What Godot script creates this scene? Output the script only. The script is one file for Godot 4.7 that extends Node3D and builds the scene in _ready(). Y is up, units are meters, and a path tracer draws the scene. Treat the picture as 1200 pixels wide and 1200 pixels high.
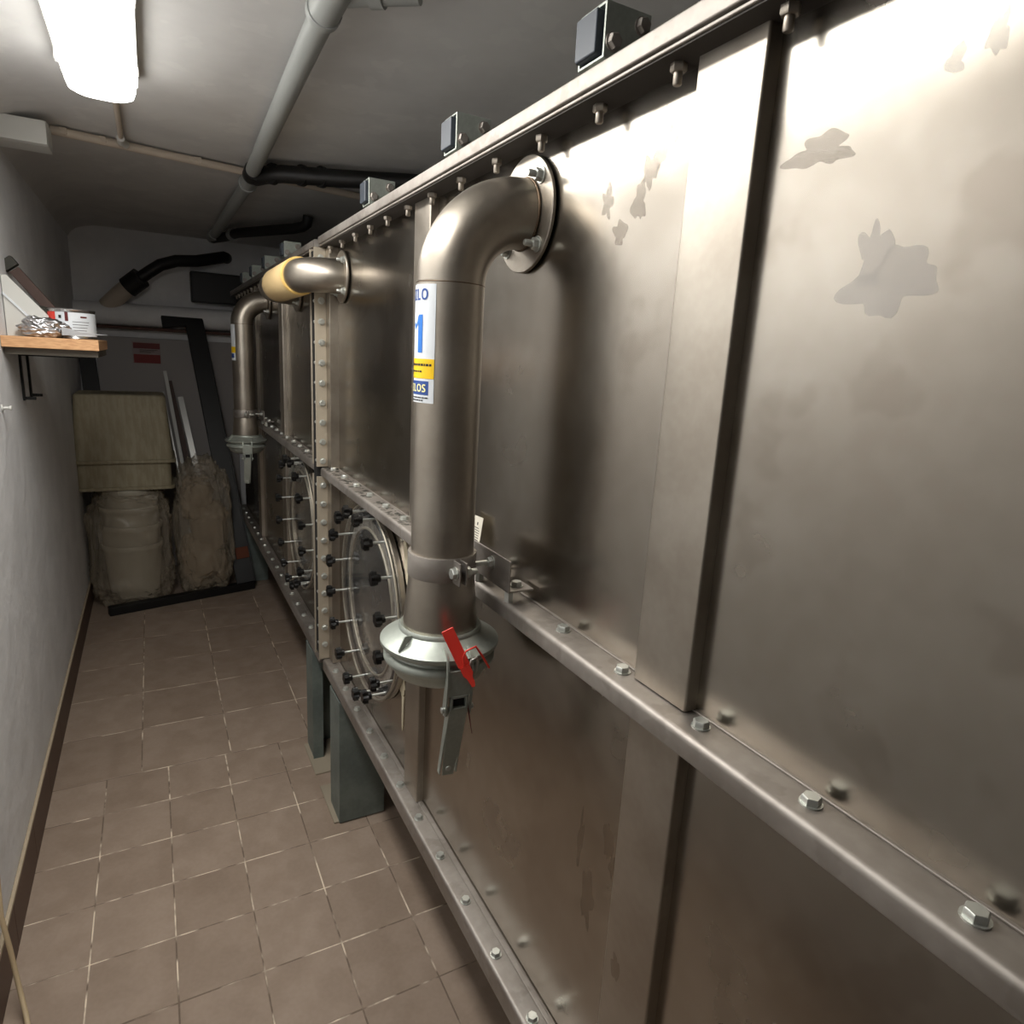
extends Node3D
# A narrow basement aisle beside a long bolted stainless steel storage silo.
# Heights are written from the eye level (Y0 above the floor); everything is in metres.

const Y0 := 1.55
const CEIL := 0.68
const WALLX := 0.518      # face of the silo sheets
const RAILX := 0.47       # front edge of the silo rails
const JOINT := -2.18      # where the two silo modules meet

var M := {}

# ------------------------------------------------------------------ mesh builder
class MB:
	var v := PackedVector3Array()
	var n := PackedVector3Array()

	func tri(a: Vector3, b: Vector3, c: Vector3, na: Vector3, nb: Vector3, nc: Vector3) -> void:
		if (b - a).cross(c - a).dot(na + nb + nc) > 0.0:
			v.append_array([a, c, b]); n.append_array([na, nc, nb])
		else:
			v.append_array([a, b, c]); n.append_array([na, nb, nc])

	func quad(a: Vector3, b: Vector3, c: Vector3, d: Vector3, na: Vector3, nb: Vector3, nc: Vector3, nd: Vector3) -> void:
		tri(a, b, c, na, nb, nc); tri(a, c, d, na, nc, nd)

	# box with softened edges
	func box(lo: Vector3, hi: Vector3, bev := 0.002, xf := Transform3D()) -> void:
		var c := (lo + hi) * 0.5
		var h := (hi - lo) * 0.5
		bev = minf(bev, 0.49 * minf(h.x, minf(h.y, h.z)) * 2.0)
		bev = minf(bev, 0.9 * minf(h.x, minf(h.y, h.z)))
		var ax := [Vector3.RIGHT, Vector3.UP, Vector3.BACK]
		var at := func(s: Vector3, k: int) -> Vector3:
			var ins := Vector3(h.x - bev, h.y - bev, h.z - bev)
			ins[k] = h[k]
			return xf * (c + s * ins)
		var nm := func(s: Vector3, k: int) -> Vector3:
			return (xf.basis * (ax[k] * s[k])).normalized()
		for k in 3:
			var p := (k + 1) % 3
			var q := (k + 2) % 3
			for s in [-1.0, 1.0]:
				var ss := []
				for t in [[-1, -1], [1, -1], [1, 1], [-1, 1]]:
					var w := Vector3.ZERO
					w[k] = s; w[p] = t[0]; w[q] = t[1]
					ss.append(w)
				var nn: Vector3 = nm.call(ss[0], k)
				quad(at.call(ss[0], k), at.call(ss[1], k), at.call(ss[2], k), at.call(ss[3], k), nn, nn, nn, nn)
			for s in [-1.0, 1.0]:
				for t in [-1.0, 1.0]:
					var w0 := Vector3.ZERO
					w0[p] = s; w0[q] = t; w0[k] = -1
					var w1 := w0
					w1[k] = 1
					var n0: Vector3 = nm.call(w0, p)
					var n1: Vector3 = nm.call(w0, q)
					quad(at.call(w0, p), at.call(w1, p), at.call(w1, q), at.call(w0, q), n0, n0, n1, n1)
		for sx in [-1.0, 1.0]:
			for sy in [-1.0, 1.0]:
				for sz in [-1.0, 1.0]:
					var w := Vector3(sx, sy, sz)
					tri(at.call(w, 0), at.call(w, 1), at.call(w, 2), nm.call(w, 0), nm.call(w, 1), nm.call(w, 2))

	# profile of (radius, height) points turned about local Y
	func lathe(prof: Array, seg: int, xf := Transform3D(), flat := false, a0 := 0.0, a1 := TAU) -> void:
		var m := prof.size()
		var sn := []
		for i in m - 1:
			var d: Vector2 = prof[i + 1] - prof[i]
			sn.append(Vector2(d.y, -d.x).normalized())
		for i in m - 1:
			var na: Vector2 = sn[i]
			var nb: Vector2 = sn[i]
			if i > 0 and sn[i].dot(sn[i - 1]) > 0.75: na = (sn[i] + sn[i - 1]).normalized()
			if i < m - 2 and sn[i].dot(sn[i + 1]) > 0.75: nb = (sn[i] + sn[i + 1]).normalized()
			for j in seg:
				var t0 := a0 + (a1 - a0) * j / seg
				var t1 := a0 + (a1 - a0) * (j + 1) / seg
				var tm := (t0 + t1) * 0.5
				var u0 := Vector3(cos(t0), 0, sin(t0))
				var u1 := Vector3(cos(t1), 0, sin(t1))
				var um := Vector3(cos(tm), 0, sin(tm))
				var f0 := um if flat else u0
				var f1 := um if flat else u1
				var A: Vector3 = xf * (u0 * prof[i].x + Vector3(0, prof[i].y, 0))
				var B: Vector3 = xf * (u1 * prof[i].x + Vector3(0, prof[i].y, 0))
				var C: Vector3 = xf * (u1 * prof[i + 1].x + Vector3(0, prof[i + 1].y, 0))
				var D: Vector3 = xf * (u0 * prof[i + 1].x + Vector3(0, prof[i + 1].y, 0))
				var NA := (xf.basis * (f0 * na.x + Vector3(0, na.y, 0))).normalized()
				var NB := (xf.basis * (f1 * na.x + Vector3(0, na.y, 0))).normalized()
				var NC := (xf.basis * (f1 * nb.x + Vector3(0, nb.y, 0))).normalized()
				var ND := (xf.basis * (f0 * nb.x + Vector3(0, nb.y, 0))).normalized()
				if prof[i + 1].x > 1e-6: tri(A, C, D, NA, NC, ND)
				if prof[i].x > 1e-6: tri(A, B, C, NA, NB, NC)

	func rod(a: Vector3, b: Vector3, r: float, seg := 12) -> void:
		var L := a.distance_to(b)
		var e := minf(r * 0.15, L * 0.2)
		lathe([Vector2(0, 0), Vector2(r - e, 0), Vector2(r, e), Vector2(r, L - e), Vector2(r - e, L), Vector2(0, L)], seg, Transform3D(MB.up_to((b - a).normalized()), a))

	static func up_to(d: Vector3) -> Basis:
		var h := Vector3.RIGHT if absf(d.x) < 0.9 else Vector3.BACK
		var z := h.cross(d).normalized()
		return Basis(d.cross(z).normalized(), d, z)

	# round tube along a path
	func sweep(path: Array, r, seg := 16, caps := true) -> void:
		var m := path.size()
		var d0: Vector3 = (path[1] - path[0]).normalized()
		var b := MB.up_to(d0)
		var rings := []
		var nrm := []
		for i in m:
			var d: Vector3 = ((path[mini(i + 1, m - 1)] - path[maxi(i - 1, 0)]) as Vector3).normalized()
			var x := (b.x - d * b.x.dot(d)).normalized()
			var z := x.cross(d).normalized()
			b = Basis(x, d, z)
			var rr: float = r[i] if r is Array else r
			var ring := []
			var rn := []
			for j in seg + 1:
				var t := TAU * j / seg
				var u := x * cos(t) + z * sin(t)
				ring.append(path[i] + u * rr); rn.append(u)
			rings.append(ring); nrm.append(rn)
		for i in m - 1:
			for j in seg:
				quad(rings[i][j], rings[i][j + 1], rings[i + 1][j + 1], rings[i + 1][j], nrm[i][j], nrm[i][j + 1], nrm[i + 1][j + 1], nrm[i + 1][j])
		if caps:
			for e in [0, m - 1]:
				var d: Vector3 = (path[0] - path[1]).normalized() if e == 0 else (path[m - 1] - path[m - 2]).normalized()
				for j in seg: tri(path[e], rings[e][j], rings[e][j + 1], d, d, d)

	# polygon in local XY pushed along local Z
	func prism(poly: PackedVector2Array, z0: float, z1: float, xf := Transform3D(), smooth := 0.8) -> void:
		var m := poly.size()
		var area := 0.0
		for i in m: area += poly[i].cross(poly[(i + 1) % m])
		var sg := 1.0 if area > 0 else -1.0
		var en := []
		for i in m:
			var d := poly[(i + 1) % m] - poly[i]
			en.append(Vector2(d.y, -d.x).normalized() * sg)
		for i in m:
			var j := (i + 1) % m
			var na: Vector2 = en[i]
			var nb: Vector2 = en[i]
			if en[i].dot(en[(i + m - 1) % m]) > smooth: na = (en[i] + en[(i + m - 1) % m]).normalized()
			if en[i].dot(en[j]) > smooth: nb = (en[i] + en[j]).normalized()
			var NA := (xf.basis * Vector3(na.x, na.y, 0)).normalized()
			var NB := (xf.basis * Vector3(nb.x, nb.y, 0)).normalized()
			quad(xf * Vector3(poly[i].x, poly[i].y, z0), xf * Vector3(poly[j].x, poly[j].y, z0), xf * Vector3(poly[j].x, poly[j].y, z1), xf * Vector3(poly[i].x, poly[i].y, z1), NA, NB, NB, NA)
		var ix := Geometry2D.triangulate_polygon(poly)
		for zz in [[z0, -1.0], [z1, 1.0]]:
			var nn: Vector3 = (xf.basis * Vector3(0, 0, zz[1])).normalized()
			for k in range(0, ix.size(), 3):
				var p := []
				for e in 3: p.append(xf * Vector3(poly[ix[k + e]].x, poly[ix[k + e]].y, zz[0]))
				tri(p[0], p[1], p[2], nn, nn, nn)

	# grid of points, normals from neighbours
	func grid(g: Array, wrap: bool, out: Vector3) -> void:
		var R := g.size()
		var C: int = g[0].size()
		var nn := []
		for i in R:
			var row := []
			for j in C:
				var ja := (j + C - 1) % C if wrap else maxi(j - 1, 0)
				var jb := (j + 1) % C if wrap else mini(j + 1, C - 1)
				var du: Vector3 = g[i][jb] - g[i][ja]
				var dv: Vector3 = g[mini(i + 1, R - 1)][j] - g[maxi(i - 1, 0)][j]
				var q := du.cross(dv).normalized()
				var o: Vector3 = (g[i][j] - out) if wrap else out
				row.append(q if q.dot(o) > 0 else -q)
			nn.append(row)
		for i in R - 1:
			for j in (C if wrap else C - 1):
				var k := (j + 1) % C
				quad(g[i][j], g[i][k], g[i + 1][k], g[i + 1][j], nn[i][j], nn[i][k], nn[i + 1][k], nn[i + 1][j])

	func centre() -> Vector3:
		var bb := AABB(v[0], Vector3.ZERO)
		for p in v: bb = bb.expand(p)
		return bb.get_center()

	func mesh(off := Vector3.ZERO) -> ArrayMesh:
		var w := v.duplicate()
		if off != Vector3.ZERO:
			for i in w.size(): w[i] = v[i] - off
		var a := []
		a.resize(Mesh.ARRAY_MAX)
		a[Mesh.ARRAY_VERTEX] = w
		a[Mesh.ARRAY_NORMAL] = n
		var m := ArrayMesh.new()
		m.add_surface_from_arrays(Mesh.PRIMITIVE_TRIANGLES, a)
		return m

# ------------------------------------------------------------------ scene helpers
func P(x: float, y: float, z: float) -> Vector3:
	return Vector3(x, y + Y0, z)

func gpos(o: Node) -> Vector3:
	var p := Vector3.ZERO
	while o is Node3D and o != self:
		p += o.position
		o = o.get_parent()
	return p

var near: Node3D
var counts := {}
func numbered(s: String) -> String:
	counts[s] = counts.get(s, -1) + 1
	return s if counts[s] == 0 else "%s_%03d" % [s, counts[s]]

func tag(o: Node, label: String, category: String, group := "", kind := "") -> Node:
	if label: o.set_meta("label", label)
	if category: o.set_meta("category", category)
	if group: o.set_meta("group", group)
	if kind: o.set_meta("kind", kind)
	return o

func thing(called: String, label: String, category: String, at: Vector3, group := "") -> Node3D:
	var o := Node3D.new()
	o.name = numbered(called)
	add_child(o, true)
	o.position = at
	tag(o, label, category, group)
	return o

# one mesh, modelled in room coordinates, hung under parent
func obj(called: String, mb: MB, m: Material, parent: Node = self) -> MeshInstance3D:
	var o := MeshInstance3D.new()
	var c := mb.centre()
	o.mesh = mb.mesh(c)
	o.material_override = m
	o.name = numbered(called) if parent == self else called
	parent.add_child(o, true)
	o.position = c - gpos(parent)
	return o

# a shared mesh placed by a transform in room coordinates
func put(called: String, mesh: Mesh, m: Material, parent: Node, xf: Transform3D) -> MeshInstance3D:
	var o := MeshInstance3D.new()
	o.mesh = mesh
	o.material_override = m
	o.name = numbered(called) if parent == self else called
	parent.add_child(o, true)
	o.transform = Transform3D(xf.basis, xf.origin - gpos(parent))
	return o

func struct(called: String, mb: MB, m: Material, label: String, category: String) -> MeshInstance3D:
	var o := obj(called, mb, m)
	tag(o, label, category, "", "structure")
	return o

func B(lo: Vector3, hi: Vector3, bev := 0.002, xf := Transform3D()) -> MB:
	var b := MB.new()
	b.box(lo, hi, bev, xf)
	return b

func arc(c: Vector3, u: Vector3, w: Vector3, r: float, a0: float, a1: float, k := 18) -> Array:
	var out := []
	for i in k + 1:
		var t := lerpf(a0, a1, float(i) / k)
		out.append(c + u * r * cos(t) + w * r * sin(t))
	return out

func rrect(x0: float, y0: float, x1: float, y1: float, r: Array, k := 5) -> PackedVector2Array:
	# corner radii: (x0,y0) (x1,y0) (x1,y1) (x0,y1)
	var out := PackedVector2Array()
	var cs := [[x0, y0, 1, 1, PI], [x1, y0, -1, 1, 1.5 * PI], [x1, y1, -1, -1, 0.0], [x0, y1, 1, -1, 0.5 * PI]]
	for i in 4:
		var c: Array = cs[i]
		var q: float = r[i]
		if q <= 0.0:
			out.append(Vector2(c[0], c[1]))
			continue
		for j in k + 1:
			var t: float = c[4] + 0.5 * PI * j / k
			out.append(Vector2(c[0] + c[2] * q + q * cos(t), c[1] + c[3] * q + q * sin(t)))
	return out

# ------------------------------------------------------------------ materials
func mat(c: Color, rough: float, metal := 0.0) -> StandardMaterial3D:
	var m := StandardMaterial3D.new()
	m.albedo_color = c
	m.roughness = rough
	m.metallic = metal
	return m

func fbm(sd: int, freq: float, oct := 4) -> FastNoiseLite:
	var f := FastNoiseLite.new()
	f.seed = sd
	f.noise_type = FastNoiseLite.TYPE_SIMPLEX_SMOOTH
	f.frequency = freq
	f.fractal_type = FastNoiseLite.FRACTAL_FBM
	f.fractal_octaves = oct
	return f

func noise_img(sd: int, freq: float, size: int, oct := 4) -> Image:
	var im := fbm(sd, freq, oct).get_seamless_image(size, size, false, false, 0.1)
	im.convert(Image.FORMAT_L8)
	return im

func tex(im: Image) -> ImageTexture:
	return ImageTexture.create_from_image(im)

func triplanar(m: StandardMaterial3D, scale: Vector3, world := false) -> StandardMaterial3D:
	m.uv1_triplanar = true
	m.uv1_world_triplanar = world
	m.uv1_scale = scale
	return m

# albedo picture: base colour modulated by noise layers [image, amount, low, high]
func mottled(size: int, layers: Array, lo: Color, hi: Color) -> ImageTexture:
	var im := Image.create(size, size, false, Image.FORMAT_RGB8)
	for y in size:
		for x in size:
			var t := 0.5
			for l in layers:
				var q: float = l[0].get_pixel(x, y).r
				t += l[1] * (smoothstep(l[2], l[3], q) - (0.5 if l[1] > 0 and l[2] < 0.3 else 0.0))
			im.set_pixel(x, y, lo.lerp(hi, clampf(t, 0, 1)))
	return tex(im)

func stretched(im: Image, kx: int, ky: int) -> Image:
	# seamless: sample with integer repeats
	var s := im.get_width()
	var out := Image.create(s, s, false, Image.FORMAT_L8)
	for y in s:
		for x in s:
			out.set_pixel(x, y, im.get_pixel((x * kx) % s, (y * ky) % s))
	return out

func make_materials() -> void:
	var S := 512
	var cloud := noise_img(3, 0.006, S, 5)
	var fine := noise_img(9, 0.05, S, 3)
	var blot := noise_img(17, 0.016, S, 4)
	var grain := noise_img(23, 0.012, S, 4)
	var streak := stretched(grain, 6, 1)
	# stainless sheet: warm metal with wipe marks, dried stains and a patchy polish
	var sa := mottled(S, [[cloud, 0.5, 0.2, 0.8], [fine, 0.14, 0.2, 0.8], [blot, -0.3, 0.64, 0.80]], Color(0.59, 0.56, 0.52), Color(0.69, 0.668, 0.632))
	var sr := mottled(S, [[cloud, 0.35, 0.25, 0.75], [fine, 0.1, 0.25, 0.75], [blot, 0.25, 0.62, 0.80]], Color(0.19, 0.19, 0.19), Color(0.29, 0.29, 0.29))
	var sheet := mat(Color.WHITE, 1.0, 1.0)
	sheet.albedo_texture = sa
	sheet.roughness_texture = sr
	M.sheet = triplanar(sheet, Vector3(0.75, 0.75, 0.75), true)
	var pa := mottled(S, [[cloud, 0.35, 0.2, 0.8], [fine, 0.12, 0.2, 0.8]], Color(0.62, 0.585, 0.54), Color(0.73, 0.705, 0.665))
	var pr := mottled(S, [[cloud, 0.3, 0.25, 0.75], [fine, 0.15, 0.25, 0.75]], Color(0.35, 0.35, 0.35), Color(0.45, 0.45, 0.45))
	var steel := mat(Color.WHITE, 1.0, 1.0)
	steel.albedo_texture = pa
	steel.roughness_texture = pr
	M.steel = triplanar(steel, Vector3(2, 2, 2))
	# folded rail steel, duller and paler
	var rail := mat(Color(1, 0.99, 0.98), 1.0, 1.0)
	rail.albedo_texture = mottled(S, [[cloud, 0.4, 0.2, 0.8], [fine, 0.2, 0.2, 0.8], [blot, -0.3, 0.64, 0.72]], Color(0.58, 0.56, 0.54), Color(0.71, 0.695, 0.68))
	rail.roughness_texture = mottled(S, [[cloud, 0.5, 0.25, 0.75]], Color(0.52, 0.52, 0.52), Color(0.66, 0.66, 0.66))
	M.rail = triplanar(rail, Vector3(1.5, 1.5, 1.5), true)
	M.zinc = mat(Color(0.76, 0.77, 0.75), 0.36, 0.75)
	M.strip = mat(Color(0.68, 0.64, 0.575), 0.5, 0.4)
	var scuff := mat(Color.WHITE, 0.35, 0.6)
	scuff.albedo_texture = mottled(S, [[stretched(grain, 5, 1), 1.0, 0.35, 0.65], [blot, 0.5, 0.5, 0.7]], Color(0.26, 0.24, 0.22), Color(0.74, 0.72, 0.68))
	M.scuff = triplanar(scuff, Vector3(3, 3, 3))
	M.lip = mat(Color(0.62, 0.595, 0.54), 0.4, 0.5)
	var galv := mat(Color.WHITE, 1.0, 0.6)
	galv.albedo_texture = mottled(S, [[cloud, 0.4, 0.2, 0.8], [fine, 0.25, 0.2, 0.8]], Color(0.60, 0.62, 0.59), Color(0.72, 0.745, 0.715))
	galv.roughness_texture = mottled(S, [[fine, 0.5, 0.2, 0.8]], Color(0.38, 0.38, 0.38), Color(0.50, 0.50, 0.50))
	M.galv = triplanar(galv, Vector3(4, 4, 4))
	var leg := mat(Color.WHITE, 0.55, 0.45)
	leg.albedo_texture = mottled(S, [[cloud, 0.5, 0.2, 0.8], [fine, 0.15, 0.2, 0.8]], Color(0.42, 0.46, 0.45), Color(0.53, 0.57, 0.55))
	M.leg = triplanar(leg, Vector3(2, 2, 2))
	M.foot = mat(Color(0.60, 0.56, 0.49), 0.7)
	M.dark_gap = mat(Color(0.05, 0.045, 0.04), 0.8)
	M.rubber = mat(Color(0.035, 0.035, 0.035), 0.45)
	M.knob = mat(Color(0.03, 0.03, 0.032), 0.35)
	M.cap = mat(Color(0.24, 0.265, 0.30), 0.45)
	M.flange_shade = mat(Color(0.19, 0.165, 0.14), 0.7)  # dark brown that paints the shade under the top flange
	M.stain = mat(Color(0.44, 0.35, 0.26, 0.11), 0.6)
	M.stain.transparency = BaseMaterial3D.TRANSPARENCY_ALPHA
	M.haze = mat(Color(0.92, 0.92, 0.93, 0.08), 0.6)
	M.haze.transparency = BaseMaterial3D.TRANSPARENCY_ALPHA
	M.sleeve = mat(Color(0.80, 0.695, 0.51), 0.55)
	M.sleeve_edge = mat(Color(0.86, 0.72, 0.42), 0.5)
	M.red = mat(Color(0.93, 0.25, 0.20), 0.4)
	M.dark_red = mat(Color(0.35, 0.05, 0.05), 0.5)
	M.paper = mat(Color(0.88, 0.86, 0.80), 0.8)
	M.ink = mat(Color(0.15, 0.15, 0.15), 0.8)
	M.sticker = mat(Color(0.86, 0.88, 0.90), 0.35)
	M.yellow = mat(Color(0.95, 0.78, 0.05), 0.4)
	M.blue = mat(Color(0.12, 0.45, 0.80), 0.4)
	M.navy = mat(Color(0.16, 0.30, 0.58), 0.4)
	M.pale_yellow = mat(Color(0.97, 0.94, 0.68), 0.4)
	var acr := mat(Color(0.85, 0.87, 0.88, 0.03), 0.04)
	acr.transparency = BaseMaterial3D.TRANSPARENCY_ALPHA
	M.acrylic = acr
	# room
	var wa := mat(Color.WHITE, 0.85)
	wa.albedo_texture = mottled(S, [[cloud, 0.5, 0.2, 0.8], [fine, 0.12, 0.2, 0.8]], Color(0.87, 0.87, 0.875), Color(0.93, 0.93, 0.935))
	wa.heightmap_enabled = true
	wa.heightmap_scale = 0.25
	wa.heightmap_texture = tex(blot)
	M.plaster = triplanar(wa, Vector3(0.9, 0.9, 0.9), true)
	var ce := mat(Color.WHITE, 0.9)
	ce.albedo_texture = mottled(S, [[cloud, 0.6, 0.2, 0.8], [fine, 0.1, 0.2, 0.8], [blot, 0.3, 0.68, 0.74]], Color(0.78, 0.775, 0.77), Color(0.85, 0.845, 0.835))
	ce.heightmap_enabled = true
	ce.heightmap_scale = 0.4
	ce.heightmap_texture = tex(cloud)
	M.ceiling = triplanar(ce, Vector3(0.6, 0.6, 0.6), true)
	M.tiles = []
	for i in 4:
		var t := mat(Color.WHITE, 1.0)
		var d := 0.012 * (i - 1.5)
		t.albedo_texture = mottled(256, [[noise_img(40 + i, 0.012, 256), 0.6, 0.2, 0.8], [noise_img(50 + i, 0.12, 256, 2), 0.2, 0.2, 0.8]], Color(0.57 + d, 0.50 + d, 0.44 + d), Color(0.63 + d, 0.56 + d, 0.50 + d))
		t.roughness_texture = mottled(256, [[noise_img(60 + i, 0.02, 256), 0.8, 0.2, 0.8]], Color(0.42, 0.42, 0.42), Color(0.6, 0.6, 0.6))
		M.tiles.append(triplanar(t, Vector3(2, 2, 2), true))
	var gr := mat(Color.WHITE, 0.9)
	gr.albedo_texture = mottled(S, [[blot, 1.2, 0.25, 0.75], [fine, 0.3, 0.2, 0.8]], Color(0.46, 0.40, 0.35), Color(0.90, 0.84, 0.76))
	M.grout = triplanar(gr, Vector3(0.8, 0.8, 0.8), true)
	M.skirting = mat(Color(0.36, 0.27, 0.22), 0.5)
	M.mortar = mat(Color(0.70, 0.64, 0.55), 0.85)
	M.white_plastic = mat(Color(0.80, 0.80, 0.78), 0.4)
	M.diffuser = mat(Color(0.95, 0.95, 0.93), 0.35)
	M.diffuser.emission_enabled = true
	M.diffuser.emission = Color(1.0, 0.99, 0.968)
	M.diffuser.emission_energy_multiplier = 12.0
	M.grey_pipe = mat(Color(0.60, 0.61, 0.60), 0.4)
	M.black_pipe = mat(Color(0.08, 0.075, 0.075), 0.5)
	M.cream_pipe = mat(Color(0.74, 0.69, 0.63), 0.5)
	var wood := mat(Color.WHITE, 0.55)
	wood.albedo_texture = mottled(256, [[stretched(noise_img(77, 0.03, 256), 1, 6), 0.8, 0.2, 0.8]], Color(0.76, 0.57, 0.40), Color(0.85, 0.67, 0.49))
	M.wood = triplanar(wood, Vector3(3, 3, 3))
	M.wood_dark = mat(Color(0.42, 0.40, 0.36), 0.6)
	var tub := mat(Color.WHITE, 0.6)
	tub.albedo_texture = mottled(S, [[stretched(cloud, 4, 1), 0.6, 0.2, 0.8], [fine, 0.1, 0.2, 0.8]], Color(0.58, 0.54, 0.44), Color(0.68, 0.645, 0.55))
	M.tub = triplanar(tub, Vector3(2, 2, 2))
	M.bucket = mat(Color(0.70, 0.675, 0.61), 0.45)
	var film := mat(Color(0.72, 0.67, 0.59, 0.36), 0.3)
	film.transparency = BaseMaterial3D.TRANSPARENCY_ALPHA
	M.film = film
	M.bag_fill = mat(Color(0.55, 0.48, 0.39), 0.8)
	M.black_steel = mat(Color(0.05, 0.05, 0.052), 0.5)
	M.rust = mat(Color(0.42, 0.22, 0.13), 0.7, 0.3)
	M.alu = mat(Color(0.72, 0.72, 0.71), 0.35, 0.7)
	M.brown_strip = mat(Color(0.30, 0.22, 0.19), 0.6)
	M.foil = mat(Color(0.80, 0.80, 0.81), 0.28, 1.0)
	M.grey_bag = mat(Color(0.22, 0.215, 0.19), 0.7)
	M.tin = mat(Color(0.80, 0.80, 0.80), 0.25, 1.0)
	M.door = mat(Color(0.62, 0.60, 0.59), 0.6)
	M.cord = mat(Color(0.76, 0.68, 0.55), 0.6)
	M.drip = mat(Color(0.80, 0.76, 0.66), 0.7)

# ------------------------------------------------------------------ shared small meshes
var hexbolt: ArrayMesh
var studnut: ArrayMesh
var knob_mesh: ArrayMesh
var stud_mesh: ArrayMesh

func make_shared() -> void:
	# hexagon bolt head with washer, seat at the origin, axis +Y
	var b := MB.new()
	b.lathe([Vector2(0.0105, 0), Vector2(0.0105, 0.0016), Vector2(0, 0.0016)], 20)
	b.lathe([Vector2(0.0090, 0.0016), Vector2(0.0090, 0.0068), Vector2(0.0078, 0.0082), Vector2(0, 0.0082)], 6, Transform3D(), true)
	hexbolt = b.mesh()
	# nut on a protruding thread
	b = MB.new()
	b.lathe([Vector2(0.0115, 0), Vector2(0.0115, 0.002), Vector2(0, 0.002)], 20)
	b.lathe([Vector2(0.0088, 0.002), Vector2(0.0088, 0.009), Vector2(0.0075, 0.0105), Vector2(0, 0.0105)], 6, Transform3D(), true)
	b.lathe([Vector2(0.0048, 0.009), Vector2(0.0048, 0.021), Vector2(0.0036, 0.0225), Vector2(0, 0.0225)], 14)
	studnut = b.mesh()
	# black star grip, axis +Y
	b = MB.new()
	var poly := PackedVector2Array()
	for i in 48:
		var t := TAU * i / 48
		var r := 0.0165 + 0.0032 * cos(6.0 * t)
		poly.append(Vector2(r * cos(t), r * sin(t)))
	var turn := Transform3D(Basis(Vector3.RIGHT, -PI / 2), Vector3.ZERO)
	b.prism(poly, 0.0, 0.012, turn, 0.5)
	var inner := PackedVector2Array()
	for p in poly: inner.append(p * 0.84)
	b.prism(inner, 0.012, 0.0145, turn, 0.5)
	b.lathe([Vector2(0.010, -0.010), Vector2(0.0115, 0.0)], 20)
	knob_mesh = b.mesh()
	b = MB.new()
	b.rod(Vector3.ZERO, Vector3(0, 0.055, 0), 0.0035, 10)
	b.lathe([Vector2(0.009, 0.008), Vector2(0.009, 0.016), Vector2(0, 0.016)], 6, Transform3D(), true)
	stud_mesh = b.mesh()

func bolt(mesh: Mesh, at: Vector3, dir: Vector3, parent: Node, spin := 0.0, m: Material = null) -> void:
	put("bolt", mesh, m if m else M.zinc, parent, Transform3D(MB.up_to(dir) * Basis(Vector3.UP, spin), at))

# ------------------------------------------------------------------ silo modules
func rail(parent: Node, called: String, poly: PackedVector2Array, z0: float, z1: float) -> MeshInstance3D:
	var b := MB.new()
	b.prism(poly, z0, z1, Transform3D(Basis(), Vector3(0, Y0, 0)), 0.7)
	return obj(called, b, M.rail, parent)

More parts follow.
